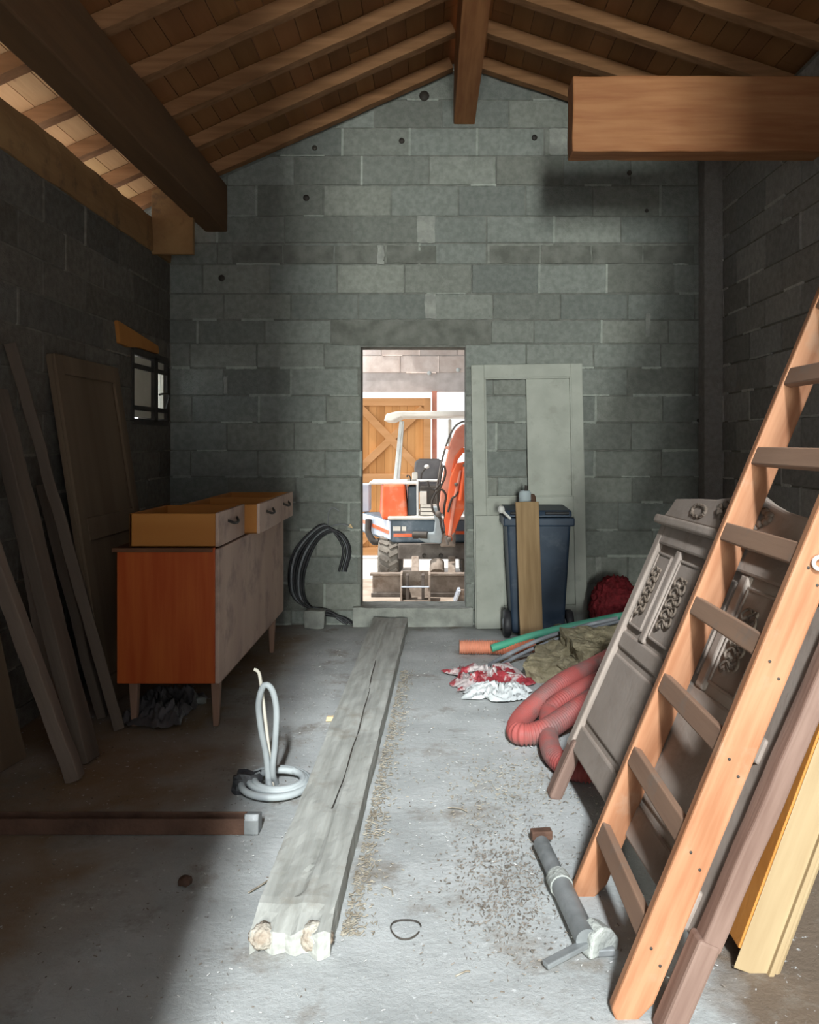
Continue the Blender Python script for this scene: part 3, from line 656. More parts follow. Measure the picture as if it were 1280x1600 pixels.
MB().prism([(a.x, 0), (a.x + .03, 0), (a.x + .08, b.z), (a.x + .05, b.z)], 'y', -.02, .22).build('side_plate', M['exlight'], gb, bevel=.003)

# ------------------------------------------------------------------ sideboard on the left
sbd = thing('sideboard', 'old orange veneered sideboard with pale front and loose drawers, top missing', 'sideboard', (-1.23, 4.6, 0))
def sx(x, y, z): return (x + 1.23, y - 4.6, z)
def sbox(name, x0, x1, y0, y1, z0, z1, m, bevel=.004, parent=sbd, label=None):
    return MB().box(x0 + 1.23, x1 + 1.23, y0 - 4.6, y1 - 4.6, z0, z1).build(name, M[m], parent, bevel=bevel, label=label)
Y0, Y1 = 3.80, 5.45; ZB, ZT = .235, .865
sbox('side_panel', -1.46, -1.005, Y0, Y0 + .02, ZB, ZT, 'veneer', label='orange veneer end panel')
sbox('side_panel', -1.46, -1.005, Y1 - .02, Y1, ZB, ZT, 'veneer')
sbox('back_panel', -1.46, -1.45, Y0 + .02, Y1 - .02, ZB, ZT, 'darkwood', .001)
sbox('bottom_panel', -1.45, -1.005, Y0 + .02, Y1 - .02, ZB, ZB + .02, 'darkwood', .001)
sbox('top_panel', -1.48, -1.015, Y0 - .01, Y1, ZT - .02, ZT, 'darkwood', .003)
sbox('front_panel', -1.005, -.985, Y0, Y1, ZB, ZT - .005, 'paleveneer', label='pale stained front with worn finish')
for (x, y) in ((-1.03, 3.92), (-1.42, 3.92), (-1.03, 5.28), (-1.42, 5.28)):
    m = MB().bar((x + 1.23, y - 4.6, ZB), (x + 1.23, y - 4.6, 0), .045, .045, up=(0, 1, 0), w2=.026, h2=.026)
    m.build('leg', M['legwood'], sbd, bevel=.004)
sbox('stretcher', -1.05, -1.02, 3.92, 5.28, ZB - .045, ZB, 'legwood')
def drawer(y0, y1, x1, z0=.868, h=.155, label=None):
    d = MB(); x0 = x1 - .40; t = .013
    X = lambda v: v + 1.23
    Yv = lambda v: v - 4.6
    d.box(X(x0), X(x1), Yv(y0), Yv(y0 + t), z0, z0 + h); d.box(X(x0), X(x1), Yv(y1 - t), Yv(y1), z0, z0 + h)
    d.box(X(x0), X(x0 + t), Yv(y0), Yv(y1), z0, z0 + h); d.box(X(x0), X(x1), Yv(y0), Yv(y1), z0, z0 + .008)
    o = d.build('drawer', M['veneer2'], sbd, bevel=.003, label=label)
    MB().box(X(x1), X(x1 + .016), Yv(y0 - .004), Yv(y1 + .004), z0, z0 + h + .004).build('drawer_front', M['paleveneer'], o, bevel=.003, label='pale drawer front')
    ym = (y0 + y1) / 2; zz = z0 + h * .62
    hd = [(X(x1 + .016), Yv(ym - .09), zz + .01), (X(x1 + .034), Yv(ym - .05), zz - .004), (X(x1 + .038), Yv(ym), zz - .008), (X(x1 + .034), Yv(ym + .05), zz - .004), (X(x1 + .016), Yv(ym + .09), zz + .01)]
    MB().tube(spline(hd, .01), .007, 8).build('handle', M['iron'], o, label='dark curved handle')
    return o
drawer(3.81, 4.33, -1.005, label='yellow wooden drawer at the near end')
drawer(4.36, 4.88, -.93, label='yellow wooden drawer pulled forward')
drawer(4.90, 5.42, -.935, label='yellow wooden drawer at the far end')
pls = MB()
def crumple(cx, cy, wx, wy, h, seed, n=46, base=.004, rot=0, edge=.25):
    vs = []; fs = []; c, s_ = math.cos(rot), math.sin(rot)
    for j in range(n + 1):
        for i in range(n + 1):
            u = i / n * 2 - 1; v = j / n * 2 - 1
            e = 1 + edge * noise.noise(Vector((u * 1.6 + seed, v * 1.6, seed)))
            p = Vector((u * 2.2 + seed, v * 2.2, 0)); f = 0
            wq = Vector((noise.noise(p), noise.noise(p + Vector((5, 5, 5))), 0)) * 1.0
            f = (1 - abs(noise.noise(p * 1.1 + wq)) * 2.2) * .6 + (1 - abs(noise.noise(p * 2.3 + wq * 2)) * 2.2) * .4
            fall = max(0, 1 - max(abs(u), abs(v)) ** 2.5)
            X = u * wx * e; Y = v * wy * e
            vs.append((cx + X * c - Y * s_, cy + X * s_ + Y * c, base + max(0, f) * h * (.12 + .88 * fall)))
    for j in range(n):
        for i in range(n):
            k = j * (n + 1) + i; fs.append((k, k + 1, k + n + 2, k + n + 1))
    return MB().add(vs, fs, None, (1, 1, 1), True)
g = F(232, 1130)
o = crumple(g.x + .02, g.y + .15, .16, .22, .14, 3.3).build('plastic_sheet', M['plastic']); tag(o, 'crumpled dark plastic sheet on the floor under the sideboard', 'plastic sheet')
o = MB().blob(F(312, 1095, .02), (.035, .03, .022), 2, .3, 3, 5).build('rubble_piece', M['patch']); tag(o, 'pale lump of rubble on the floor under the sideboard', 'rubble')

# ------------------------------------------------------------------ timber leaning on the left wall
def lean(name, a, b, wd, th, m, label, cat, group=None, up=(1, 0, 0)):
    a = Vector(a); b = Vector(b); d = b - a
    e = thing(name, label, cat, a, (0, 0, 0), group) if False else None
    L_ = d.length; q = d.to_track_quat('Z', 'X')
    mb = MB().gbox((0, 0, L_ / 2), (th, wd, L_), (2, 2, 30), .006, 5, a.y * 7)
    o = mb.build(name, M[m], bevel=.004); o.location = a; o.rotation_euler = q.to_euler(); tag(o, label, cat, group); return o
def on_wall(x, y, off=.05):      # point on the left wall seen at pixel x, y
    X = XL + off; Y = X * FPX / (x - VX); return Vector((X, Y, EYE + (VY - y) * Y / FPX))
b1 = F(118, 1218); lean('timber_post', b1, Vector((XL + .06, b1.y + .02, 1.22)), .06, .06, 'polelight', 'rough brown timber post leaning on the left wall, nearest foot to the camera', 'post', 'poles leaning on the left wall')
b2 = F(137, 1188); lean('timber_post', b2, Vector((XL + .06, b2.y + .05, 1.58)), .10, .06, 'pole', 'wide rough timber leaning on the left wall, just behind the nearest post', 'post', 'poles leaning on the left wall')
b2 = F(95, 1165); lean('timber_post', b2, Vector((XL + .06, b2.y - .05, 1.5)), .07, .05, 'polelight', 'middle slanting timber on the left wall, foot hidden behind the front two', 'post', 'poles leaning on the left wall')
b3 = F(186, 1138); lean('timber_post', b3, Vector((XL + .05, 3.70, 1.80)), .06, .05, 'pole', 'dark slim post leaning left of the sideboard, white smears on it', 'post', 'poles leaning on the left wall')
b4 = F(160, 1120); lean('timber_post', b4, Vector((XL + .05, 4.0, 1.15)), .07, .045, 'pole', 'short blackened batten behind the slim post beside the sideboard', 'post', 'poles leaning on the left wall')
b5 = F(20, 1205); lean('timber_board', b5 + Vector((-.05, 0, 0)), Vector((XL + .03, b5.y + .02, .62)), .30, .03, 'olddoor', 'short reddish board leaning low on the left wall at the photo edge', 'board')
# old panelled door
od = thing('old_door', 'old brown panelled door leaning on the left wall under the window', 'door', (-1.66, 4.55, 0))
th_ = math.atan2(.27, 1.78); od.rotation_euler = (0, -th_, 0)
mbd = MB().box(-.015, .015, -.42, .42, 0, 1.82).build('door_leaf', M['olddoor'], od, bevel=.004)
for (y0, y1, z0, z1) in ((-.42, -.33, 0, 1.82), (.33, .42, 0, 1.82), (-.33, .33, 1.72, 1.82), (-.33, .33, .85, .97), (-.33, .33, 0, .15)):
    MB().box(.015, .032, y0, y1, z0, z1).build('door_rail', M['olddoor'], od, bevel=.004)

# ------------------------------------------------------------------ floor pieces
pk = thing('floor_plank', 'long thick weathered grey plank lying on the floor toward the doorway', 'plank')
A = F(453, 1470); B = Vector((-.30, 5.96, 0))
A = Vector((-.375, 2.17, 0)); L_ = (B - A).length; ang = math.atan2(B.x - A.x, B.y - A.y)
pk.location = A; pk.rotation_euler = (0, 0, -ang)
pb = MB(); bm = bmesh.new()
nx, ny = 14, 110; vs = []; fs = []
def plk(u, v):     # u across 0..1, v along 0..1
    wdt = .215 + .035 * v; x = (u - .5) * wdt; y = v * L_; z = .078 + .008 * noise.fractal(Vector((x * 9, y * 2.2, 0)), .8, 2, 4)
    if u in (0.0, 1.0): x += .005 * noise.fractal(Vector((u * 9, y * 3.5, 4)), .8, 2, 4)
    endn = max(0, 1 - v * 34); z -= endn * (.020 + .03 * noise.noise(Vector((u * 5, 3, 1)))); y += endn * .06 * noise.noise(Vector((u * 4, 7, 3)))
    cr = abs(u - (.50 + .09 * math.sin(v * 5) + .03 * noise.noise(Vector((v * 14, 0, 9))))); z -= .010 * max(0, 1 - cr / .05) if .04 < v < .95 else 0
    return Vector((x, y, z))
for j in range(ny + 1):
    for i in range(nx + 1): vs.append(plk(i / nx, j / ny))
for j in range(ny):
    for i in range(nx):
        k = j * (nx + 1) + i; fs.append((k, k + 1, k + nx + 2, k + nx + 1))
nb = len(vs)
per = [j * (nx + 1) + nx for j in range(ny + 1)] + [ny * (nx + 1) + i for i in range(nx - 1, -1, -1)] + [j * (nx + 1) for j in range(ny - 1, -1, -1)] + [i for i in range(1, nx)]
low = []
for idx in per:
    p = vs[idx]; low.append(len(vs)); vs.append(Vector((p.x * (1 + .02 * noise.noise(p * 9)), p.y + .012 * noise.noise(p * 20), -.001)))
for k in range(len(per)):
    k2 = (k + 1) % len(per); fs.append((per[k], low[k], low[k2], per[k2]))
pb.add(vs, fs); pb.build('plank_body', M['plank'], pk)
cm = MB(); pts = [Vector((lambda p: (p.x, p.y, p.z + .0))(plk(.50 + .09 * math.sin(v * 5) + .03 * noise.noise(Vector((v * 14, 0, 9))), v))) + Vector((0, 0, .0065)) for v in [i / 160 for i in range(10, 150)]]
for i, (a, b) in enumerate(zip(pts, pts[1:])):
    if 18 < i < 105: wd = .0022 + .002 * abs(noise.noise(a * 3)); cm.add([a - Vector((wd, 0, 0)), a + Vector((wd, 0, 0)), b + Vector((wd, 0, 0)), b - Vector((wd, 0, 0))], [(0, 1, 2, 3)])
cm.build('drying_crack', M['iron'], pk)
for (x, s, r_) in ((-.076, 1, .034), (.064, 2, .040)):
    MB().blob((x, .022, .036), (r_ * 1.15, .035, r_ * .95), 4, .14, 4, s).build('rotten_end', M['rot'], pk, label='pale crumbling rotten end')
# steel channel lying across
ch = thing('steel_channel', 'rusty brown steel channel bar lying across the floor on the left', 'steel bar', (-1.1, 2.86, 0))
a = F(-60, 1312).x; b = F(398, 1312).x
t = .005
MB().prism([(-.03, 0), (.03, 0), (.03, .055), (.025, .055), (.025, t), (-.025, t), (-.025, .055), (-.03, .055)], 'x', a + 1.1, b + 1.1).build('channel', M['rust'], ch, bevel=.002)
MB().prism([(-.032, .05), (-.02, .07), (.0, .058), (.032, .055), (.032, .0), (-.032, 0)], 'x', b + 1.1 - .045, b + 1.1 + .006).build('end_fitting', M['steel'], ch, bevel=.004, label='pale chipped end fitting')
# grey conduit coil
co = thing('hose_coil', 'coiled light grey corrugated conduit with an upright loop by the plank', 'hose', F(433, 1232))
c0 = Vector((0, 0, 0)); pts = []
for i in range(0, 150):
    a_ = i / 150 * 2 * math.pi * 3.2; r_ = .142 - .060 * i / 150; pts.append(Vector((r_ * math.cos(a_) + .022 * i / 150 - .006, r_ * 1.02 * math.sin(a_) - .01 * math.sin(a_ / 2), .014 + .012 * math.sin(a_ * .5) ** 2 + .02 * i / 150)))
MB().tube(pts, .0135, 10).build('coil', M['greyhose'], co)
def cp(x, y, Yo=0): return P(x, y, co.location.y + Yo) - co.location
lp = [cp(425, 1237, -.03), cp(420, 1222), cp(416, 1180), cp(408, 1140), cp(404, 1100), cp(410, 1075), cp(417, 1070), cp(426, 1080), cp(432, 1110), cp(430, 1160), cp(426, 1205), cp(432, 1226, .05)]
MB().tube(spline(lp, .01), .0125, 10).build('upright_loop', M['greyhose'], co)
MB().tube(spline([cp(427, 1236, .02), cp(421, 1180, .02), cp(413, 1110, .03), cp(408, 1070, .04), cp(404, 1050, .04), cp(397, 1046, .04)], .01), .007, 8).build('loose_end', M['offwhite'], co)
o = MB().gbox((0, 0, .03), (.10, .08, .06), (6, 6, 4), .02, 12, 4, Matrix.Translation(F(388, 1232))).build('coal_lump', M['black']); tag(o, 'dark crumbly lump at the left of the grey hose coil', 'debris')
# steel prop lying at the ladder foot
sp_ = thing('steel_prop', 'grey steel jack tube with bracket and short arm lying by the ladder foot', 'steel prop', (.40, 2.5, 0))
def lp_(x, y, z): return F(x, y, z) - Vector((.40, 2.5, 0))
a = lp_(846, 1318, .04); b = lp_(918, 1470, .04)
MB().tube([a, a.lerp(b, .45)], .026, 16).build('upper_tube', M['steel'], sp_)
MB().tube([a.lerp(b, .44), b], .031, 16).build('lower_tube', M['steel'], sp_)
MB().tube([a.lerp(b, .40), a.lerp(b, .50)], .035, 16).build('collar', M['patch'], sp_, label='pale worn collar')
MB().bar(lp_(830, 1304, .03), lp_(862, 1302, .03), .035, .03).build('top_plate', M['rust'], sp_, bevel=.004)
MB().bar(lp_(838, 1322, .015), lp_(862, 1352, .015), .015, .012).build('side_rod', M['steel'], sp_)
MB().bar(lp_(916, 1474, .03), lp_(852, 1508, .015), .026, .014).build('foot_arm', M['steel'], sp_, bevel=.003)
bk2 = MB().prism([(-.045, 0), (.05, 0), (.055, .03), (.03, .06), (.0, .075), (-.035, .06)], 'y', -.03, .03, Matrix.Translation(lp_(932, 1484, 0)) @ Matrix.Rotation(.5, 4, 'Z')).build('bracket', M['patch'], sp_, bevel=.006)
MB().bar(lp_(942, 1478, .01), lp_(948, 1490, .01), .05, .02).build('foot_tab', M['steel'], sp_, bevel=.004)

# ------------------------------------------------------------------ ladder
LX, LYf, LYn = .415, 2.45, 1.93
sl_ang = math.atan2(.742, 1.797)
ld = thing('wooden_ladder', 'orange brown wooden ladder leaning over the grey carved headboard on the right', 'ladder', (LX, LYn, 0), (0, sl_ang, 0))
LEN = 3.1; RW = .088; TH = .034
def rail(y, name='rail'):
    m = MB(); c = RW * math.tan(sl_ang) * .8
    m.prism([(0, .02), (RW * .55, -.02 - c * .3), (RW, .10 - c), (RW, LEN), (0, LEN)], 'y', y, y + TH)
    return m.build('rail', M['ladder'], ld, bevel=.006)
r1 = rail(0); r2 = rail(LYf - LYn)
zs = [.223, .449, .668, .898, 1.118, 1.344, 1.58, 1.81, 2.04]
for z in zs:
    v = z / math.cos(sl_ang)
    MB().box(.004, .030, TH - .012, LYf - LYn + .012, v - .056, v).build('rung', M['rung'], ld, bevel=.004)
for z in zs:
    v = z / math.cos(sl_ang)
    for (dx, dv) in ((.03, -.05), (.065, -.08)):
        MB().lathe([(0, 0), (.0035, 0), (.0035, .004)], Matrix.Translation((dx, -.0025, v + dv)) @ Matrix.Rotation(R(-90), 4, 'X'), 8).build('nail_head', M['iron'], ld)
ringT = Matrix.Translation((.045, -.012, 1.09 / math.cos(sl_ang))) @ Matrix.Rotation(R(90), 4, 'X')
pr = MB(); 
pr.tube([ringT @ Vector((.014 * math.cos(a), .014 * math.sin(a), 0)) for a in [i * 2 * math.pi / 24 for i in range(25)]], .005, 8)
pr.build('eyelet', M['whitepl'], ld, label='round white eyelet on the rail')

# ------------------------------------------------------------------ grey carved headboard
hb = thing('headboard', 'large grey painted bed headboard with carved panels leaning behind the ladder', 'headboard', (.44, 3.19, 0))
h_ang = math.atan2(.51, 1.145); hb.rotation_euler = (0, h_ang, .06)
# local: x thickness (front is -x), y from 0 (far) to -W (near), z up the lean
Wd = 1.27; H = 1.25
def hbox(name, y0, y1, z0, z1, x0, x1, m='head', bevel=.006, parent=hb, label=None, seg=2):
    return MB().box(x0, x1, -y1, -y0, z0, z1).build(name, M[m], parent, bevel=bevel, label=label, seg=seg)
hbox('panel', .0, Wd, .20, 1.15, .022, .045)
hbox('leg', 0.0, .075, 0, .24, .0, .05, 'headleg', .012, label='bare wood foot')
hbox('leg', Wd + .0, Wd + .060, .0, .24, -.005, .05, 'headleg', .008, label='bare worn foot at the near end')
hbox('post', -.005, .05, .20, 1.14, .0, .05, bevel=.008)
MB().gbox((.03, -Wd - .028, .72), (.05, .055, 1.0), (3, 3, 30), .004, 4, 2).build('post', M['headleg'], hb, bevel=.008, seg=3)
for (z0, z1, d) in ((.20, .30, .010), (.635, .70, .012), (1.06, 1.15, .0)):
    hbox('rail', .05, Wd - .05, z0, z1, d, .03, bevel=.008)
# lower fields and upper carved fields
for (y0, y1) in ((.05, .62), (.66, 1.21)):
    hbox('lower_field', y0 + .015, y1 - .015, .325, .61, .012, .03, bevel=.014, seg=3)
def carved(y0, y1, z0, z1, seed):
    f = hbox('carved_panel', y0, y1, z0, z1, .012, .03, bevel=.006)
    # raised border
    bd = MB()
    for (a0, a1, b0, b1) in ((y0, y1, z0, z0 + .010), (y0, y1, z1 - .010, z1), (y0, y0 + .010, z0, z1), (y1 - .010, y1, z0, z1)):
        bd.box(.007, .014, -a1, -a0, b0, b1)
    bd.build('border', M['head'], f, bevel=.004)
    rnd = random.Random(seed); cv = MB(); yc = (y0 + y1) / 2; n = 9; w_ = (y1 - y0) * .24
    stem = [(.009, -yc + w_ * .5 * math.sin(i * .9), z0 + .06 + (z1 - z0 - .12) * i / (n * 2)) for i in range(n * 2 + 1)]
    cv.tube(spline(stem, .01), .0035, 6)
    for i in range(n):
        zc = z0 + .07 + (z1 - z0 - .14) * i / (n - 1); sd = -1 if i % 2 else 1
        pt = [(.009, -yc, zc), (.007, -yc + sd * w_ * .6, zc + .012), (.003, -yc + sd * w_ * 1.1, zc - .006), (.003, -yc + sd * w_ * .8, zc - .022), (.003, -yc + sd * w_ * .4, zc - .012)]
        cv.tube(spline(pt, .006), .0042, 6)
        cv.blob((.010, -yc - sd * w_ * .5, zc + .004), (.005, .009, .010), 1, .3, 3, i)
    cv.build('carving', M['headdark'], f)
carved(.075, .215, .73, 1.03, 3)
carved(.30, .50, .73, 1.03, 6)
carved(.56, .76, .73, 1.03, 8)
carved(.84, 1.02, .73, 1.03, 11)
hbox('pilaster', .235, .28, .70, 1.06, .006, .03, bevel=.008)
hbox('pilaster', .515, .545, .70, 1.06, .006, .03, bevel=.008)
hbox('pilaster', .775, .825, .70, 1.06, .006, .03, bevel=.008)
hbox('cornice', -.025, Wd + .02, 1.13, 1.165, -.03, .055, bevel=.01, seg=3)
cr = MB().prism([(.02, 1.165), (-.01, 1.20), (-.03, 1.245), (-.25, 1.262), (-.40, 1.27), (-.52, 1.29), (-.64, 1.32), (-.76, 1.29), (-.88, 1.27), (-1.05, 1.26), (-1.25, 1.245), (-1.29, 1.165)], 'x', .0, .04).build('crest', M['head'], hb, bevel=.008)
cc = MB(); c2 = MB()
for i in range(26):
    a = i / 26 * 2 * math.pi; cc.blob((-.004, -.64 + .16 * math.cos(a) * (1 + .2 * math.sin(3 * a)), 1.225 + .045 * math.sin(a)), (.010, .022, .014), 1, .4, 3, i)
    c2.blob((-.001, -.30 + .06 * math.cos(a), 1.215 + .022 * math.sin(a)), (.008, .012, .008), 1, .4, 3, i)
cc.build('crest_carving', M['headdark'], cr); c2.build('rosette', M['headdark'], cr)
# cream moulded board
ct = thing('cream_trim_board', 'cream yellow moulded trim board leaning at the right edge of the photo', 'trim board', F(1150, 1500), (0, math.atan2(.205, .55), 0))
ct.location = Vector((.80, 2.10, 0))
MB().prism([(-.03, 0), (.055, 0), (.055, -.014), (.068, -.014), (.068, 0), (.078, -.006), (.088, 0), (.088, .03), (0, .03)], 'z', 0.0, 1.75).build('moulding', M['cream'], ct, bevel=.002)
MB().prism([(-.034, .004), (-.022, .004), (-.022, .16), (-.034, .16)], 'z', .05, 1.7).build('return_face', M['veneer2'], ct, bevel=.002, label='brown back face')

# ------------------------------------------------------------------ leaning door, boards and bin at the back wall
gd = thing('grey_door', 'tall grey green door with half open glazing leaning on the block wall beside the doorway', 'door', (0, 0, 0))
a = P(743, 568, 6.0); b = P(918, 975, 6.0); xa, xb, zt = a.x, b.x, a.z
gd.location = ((xa + xb) / 2, 6.0, 0); W2 = (xb - xa) / 2
gd.rotation_euler = (R(-1.8), R(-.9), 0)
def gbx(name, x0, x1, z0, z1, y0=-.018, y1=.018, bevel=.004, parent=gd, label=None, m='greendoor'):
    return MB().box(x0, x1, y0, y1, z0, z1).build(name, M[m], parent, bevel=bevel, label=label)
zo0, zo1 = .95, 1.83
gbx('stile', -W2, -W2 + .095, 0, zt); gbx('stile', W2 - .085, W2, 0, zt)
gbx('top_rail', -W2 + .095, W2 - .085, zo1, zt); gbx('lock_rail', -W2 + .095, W2 - .085, .80, zo0)
gbx('bottom_rail', -W2 + .095, W2 - .085, 0, .16)
gbx('lower_panel', -W2 + .095, W2 - .085, .16, .80, -.004, .010)
gbx('glazing_board', -W2 + .095 + .31, W2 - .085, zo0, zo1, -.006, .006, .001, label='flat board filling the right half of the opening')
for (x0_, x1_, z0_, z1_) in ((-W2 + .095, -W2 + .107, zo0, zo1), (W2 - .097, W2 - .085, zo0, zo1), (-W2 + .107, W2 - .097, zo0, zo0 + .012), (-W2 + .107, W2 - .097, zo1 - .012, zo1)):
    gbx('glazing_bead', x0_, x1_, z0_, z1_, -.026, -.004, .003)
MB().lathe([(0, 0), (.010, 0), (.010, .006)], Matrix.Translation((-W2 + .06, -.022, .78)) @ Matrix.Rotation(R(-90), 4, 'X'), 12).build('keyhole', M['iron'], gd)
sbp = MB().gbox((0, 0, .41), (.20, .02, .82), (3, 1, 8), .002, 4, 3).build('grey_board', M['greendoor'], bevel=.003)
sbp.location = (.425, 5.95, 0); sbp.rotation_euler = (R(-1.5), R(-.6), 0); tag(sbp, 'short grey board leaning on the grey door left of the blue bin', 'board')
wbn = thing('wheelie_bin', 'dark blue wheeled rubbish bin in front of the grey door', 'bin', (.735, 5.80, 0))
def frustum(w0, d0, w1, d1, z0, z1, T=None):
    vs = [(-w0, -d0, z0), (w0, -d0, z0), (w0, d0, z0), (-w0, d0, z0), (-w1, -d1, z1), (w1, -d1, z1), (w1, d1, z1), (-w1, d1, z1)]
    return MB().add(vs, [(0, 3, 2, 1), (4, 5, 6, 7), (0, 1, 5, 4), (1, 2, 6, 5), (2, 3, 7, 6), (3, 0, 4, 7)], T)
frustum(.18, .13, .222, .165, .03, .80).build('body', M['bin'], wbn, bevel=.02, seg=3)
MB().box(-.245, .245, -.18, .18, .775, .835).build('rim', M['bin'], wbn, bevel=.01)
MB().prism([(-.19, .84), (-.17, .885), (.17, .90), (.185, .84)], 'x', -.235, .225).build('lid', M['bin'], wbn, bevel=.012)
for x0_ in (-.20, .04): MB().tube([(x0_, -.20, .868), (x0_ + .16, -.20, .868)], .011, 8).build('grip_bar', M['black'], wbn)
kn = MB().bar((-.20, -.19, .83), (-.255, -.21, .885), .02, .015).blob((-.262, -.21, .895), (.024, .02, .028), 2, .1).build('knob', M['whitepl'], wbn, label='pale knob on the lid corner')
for sx_ in (-1, 1):
    T = Matrix.Translation((sx_ * .215, -.10, .095)) @ Matrix.Rotation(R(90), 4, 'Y')
    wo_ = MB().lathe([(.0, -.02), (.055, -.022), (.085, -.025), (.095, -.015), (.095, .015), (.085, .025), (.055, .022), (0, .02)], T, 24).build('wheel', M['black'], wbn)
    MB().lathe([(0, -.028), (.03, -.028), (.035, -.02)], T, 16).build('hub_cap', M['greycable'], wo_)
tb_ = MB().gbox((0, 0, .475), (.155, .028, .95), (4, 1, 14), .002, 5, 6).build('tan_board', M['tanboard'], bevel=.002)
tb_.location = (.672, 5.52, 0); tb_.rotation_euler = (R(-3.2), R(-1.6), 0); tag(tb_, 'narrow tan wooden board standing against the front of the blue bin', 'board')
jr = thing('glass_jar', 'small clear glass jar standing on the blue bin lid', 'jar', (.652, 5.74, .895))
MB().lathe([(0, .002), (.042, .002), (.043, .02), (.042, .10), (.036, .115), (.034, .12), (.032, .12), (.034, .11), (.038, .095), (.039, .02), (.0, .008)], None, 24).build('jar_body', M['jar'], jr)
MB().tube([(.0, .0, .01), (.01, .01, .155)], .012, 10).build('brush_handle', M['iron'], jr)
o = MB().blob((0, 0, .045), (.03, .03, .05), 2, .25, 3, 4).build('brown_flask', M['rust']); o.location = (.705, 5.77, .895); tag(o, 'small brown flask beside the glass jar on the bin', 'flask')

# ------------------------------------------------------------------ cables and things at the wall left of the doorway
cb = thing('cable_bundle', 'black and grey cables hanging in an arch on the wall left of the doorway', 'cables', (-.9, 6.04, 0))
base = [(535, 893), (542, 860), (531, 836), (513, 825), (492, 837), (472, 865), (463, 900), (467, 933), (488, 952), (518, 958), (534, 966), (545, 977)]
for i in range(7):
    off = (i - 3) * 2.2; pts = []
    for k, (x, y) in enumerate(base):
        s_ = 1.7 if 5 <= k <= 8 else 1
        pts.append(P(x + off * s_ * (.8 if k < 3 else 1), y + (off * .8 if 3 <= k <= 9 else 0), YB - .03 - .01 * (i % 3)) - Vector((-.9, 6.04, 0)))
    pts[-1].z = max(pts[-1].z, .012)
    pts[-2].z = max(pts[-2].z, .03)
    MB().tube(spline(pts[0 if i not in (1, 2) else 2:], .02), .0095, 8).build('cable', M['black' if i % 3 != 1 else 'greycable'], cb)
MB().tube(spline([P(x, y, YB - .04) - Vector((-.9, 6.04, 0)) for x, y in ((512, 826), (513, 806), (514, 800), (520, 793), (530, 798))], .01), .004, 6).build('tie_wire', M['greycable'], cb)
wr_ = MB().tube(spline([P(x, y, YB - .04) - Vector((-.9, 6.04, 0)) for x, y in ((516, 823), (530, 819), (543, 821), (548, 823))], .01), .006, 6).build('wire', M['greycable'], cb)
MB().prism([(0, 0), (.035, -.012), (.018, .022)], 'y', 0, .008, Matrix.Translation(P(544, 823, YB - .045) - Vector((-.9, 6.04, 0)))).build('wire_tag', M['woodchip'], cb, label='orange tag at the wire end')
o = MB().gbox((-.855, 6.0, .065), (.145, .13, .13), (6, 5, 5), .012, 9, 3).build('concrete_block', M['sill'], bevel=.006); tag(o, 'small rough concrete block at the wall foot under the cables', 'block')

# ------------------------------------------------------------------ heap on the right by the wall
w1 = MB().gbox((0, 0, 0), (.74, .50, .12), (50, 38, 12), .045, 7, 3).build('insulation_slab', M['wool']); w1.location = (.96, 4.80, .075); w1.rotation_euler = (R(4), R(-6), R(-14))
tag(w1, 'greenish brown rock wool slab on the floor, front one of the heap', 'insulation', 'rock wool slabs')
w2 = MB().gbox((0, 0, 0), (.50, .36, .08), (40, 32, 8), .035, 8, 8).build('insulation_slab', M['wool']); w2.location = (1.06, 4.84, .165); w2.rotation_euler = (R(8), R(-4), R(10))
tag(w2, 'greenish brown rock wool slab lying on top of the front slab', 'insulation', 'rock wool slabs')
w3 = MB().gbox((0, 0, 0), (.55, .22, .12), (40, 16, 8), .035, 8, 12).build('insulation_slab', M['wool']); w3.location = (1.12, 5.50, .07); w3.rotation_euler = (R(2), R(-4), R(4))
tag(w3, 'brown rock wool slab behind the green hose, below the blue bin', 'insulation', 'rock wool slabs')
w4 = MB().gbox((0, 0, 0), (.34, .22, .06), (14, 10, 3), .02, 7, 15, smooth=True).build('insulation_slab', M['woolgrey']); w4.location = (1.30, 5.30, .17); w4.rotation_euler = (R(2), R(-8), R(12))
tag(w4, 'dark grey piece of rock wool beside the headboard corner', 'insulation', 'rock wool slabs')
nt = MB()
nt.blob((1.27, 5.70, .20), (.17, .13, .22), 5, .14, 7, 7); nto = nt.build('red_netting', M['rednet']); tag(nto, 'bunched dark red netting against the wall behind the heap', 'netting')
gh = MB().tube(spline([P(768, 1013, 5.16), P(800, 1003, 5.19), P(860, 986, 5.28), P(915, 974, 5.27), P(968, 963, 5.26), P(1010, 958, 5.2)], .02), .024, 14).build('green_hose', M['greenhose'])
tag(gh, 'green flexible hose lying across the rubble heap', 'hose')
for i, (dx, dy, r_, mm, lab) in enumerate(((0, 0, .013, 'greycable', 'grey cable conduit under the green hose, upper of three'), (6, 7, .011, 'greycable', 'grey cable conduit under the green hose, middle of three'), (-4, 12, .010, 'black', 'thin dark cable below the two grey conduits on the heap'))):
    p0 = F(752 + dx, 1046 + dy, .03)
    pts = [p0, P(795 + dx, 1022 + dy, 5.0), P(845 + dx, 999 + dy, 5.05), P(905 + dx, 980 + dy * .7, 5.08), P(965 + dx, 966 + dy * .6, 5.1)]
    o = MB().tube(spline(pts, .02), r_, 10).build('conduit', M[mm]); tag(o, lab, 'cable', 'conduits on the heap')
op = corrugated([F(718, 1011, .045), F(760, 1011, .045), F(800, 1012, .05), F(835, 1008, .06)], .043, .016).build('drain_pipe', M['orangehose']); tag(op, 'short orange corrugated pipe on the floor under the green hose', 'pipe')
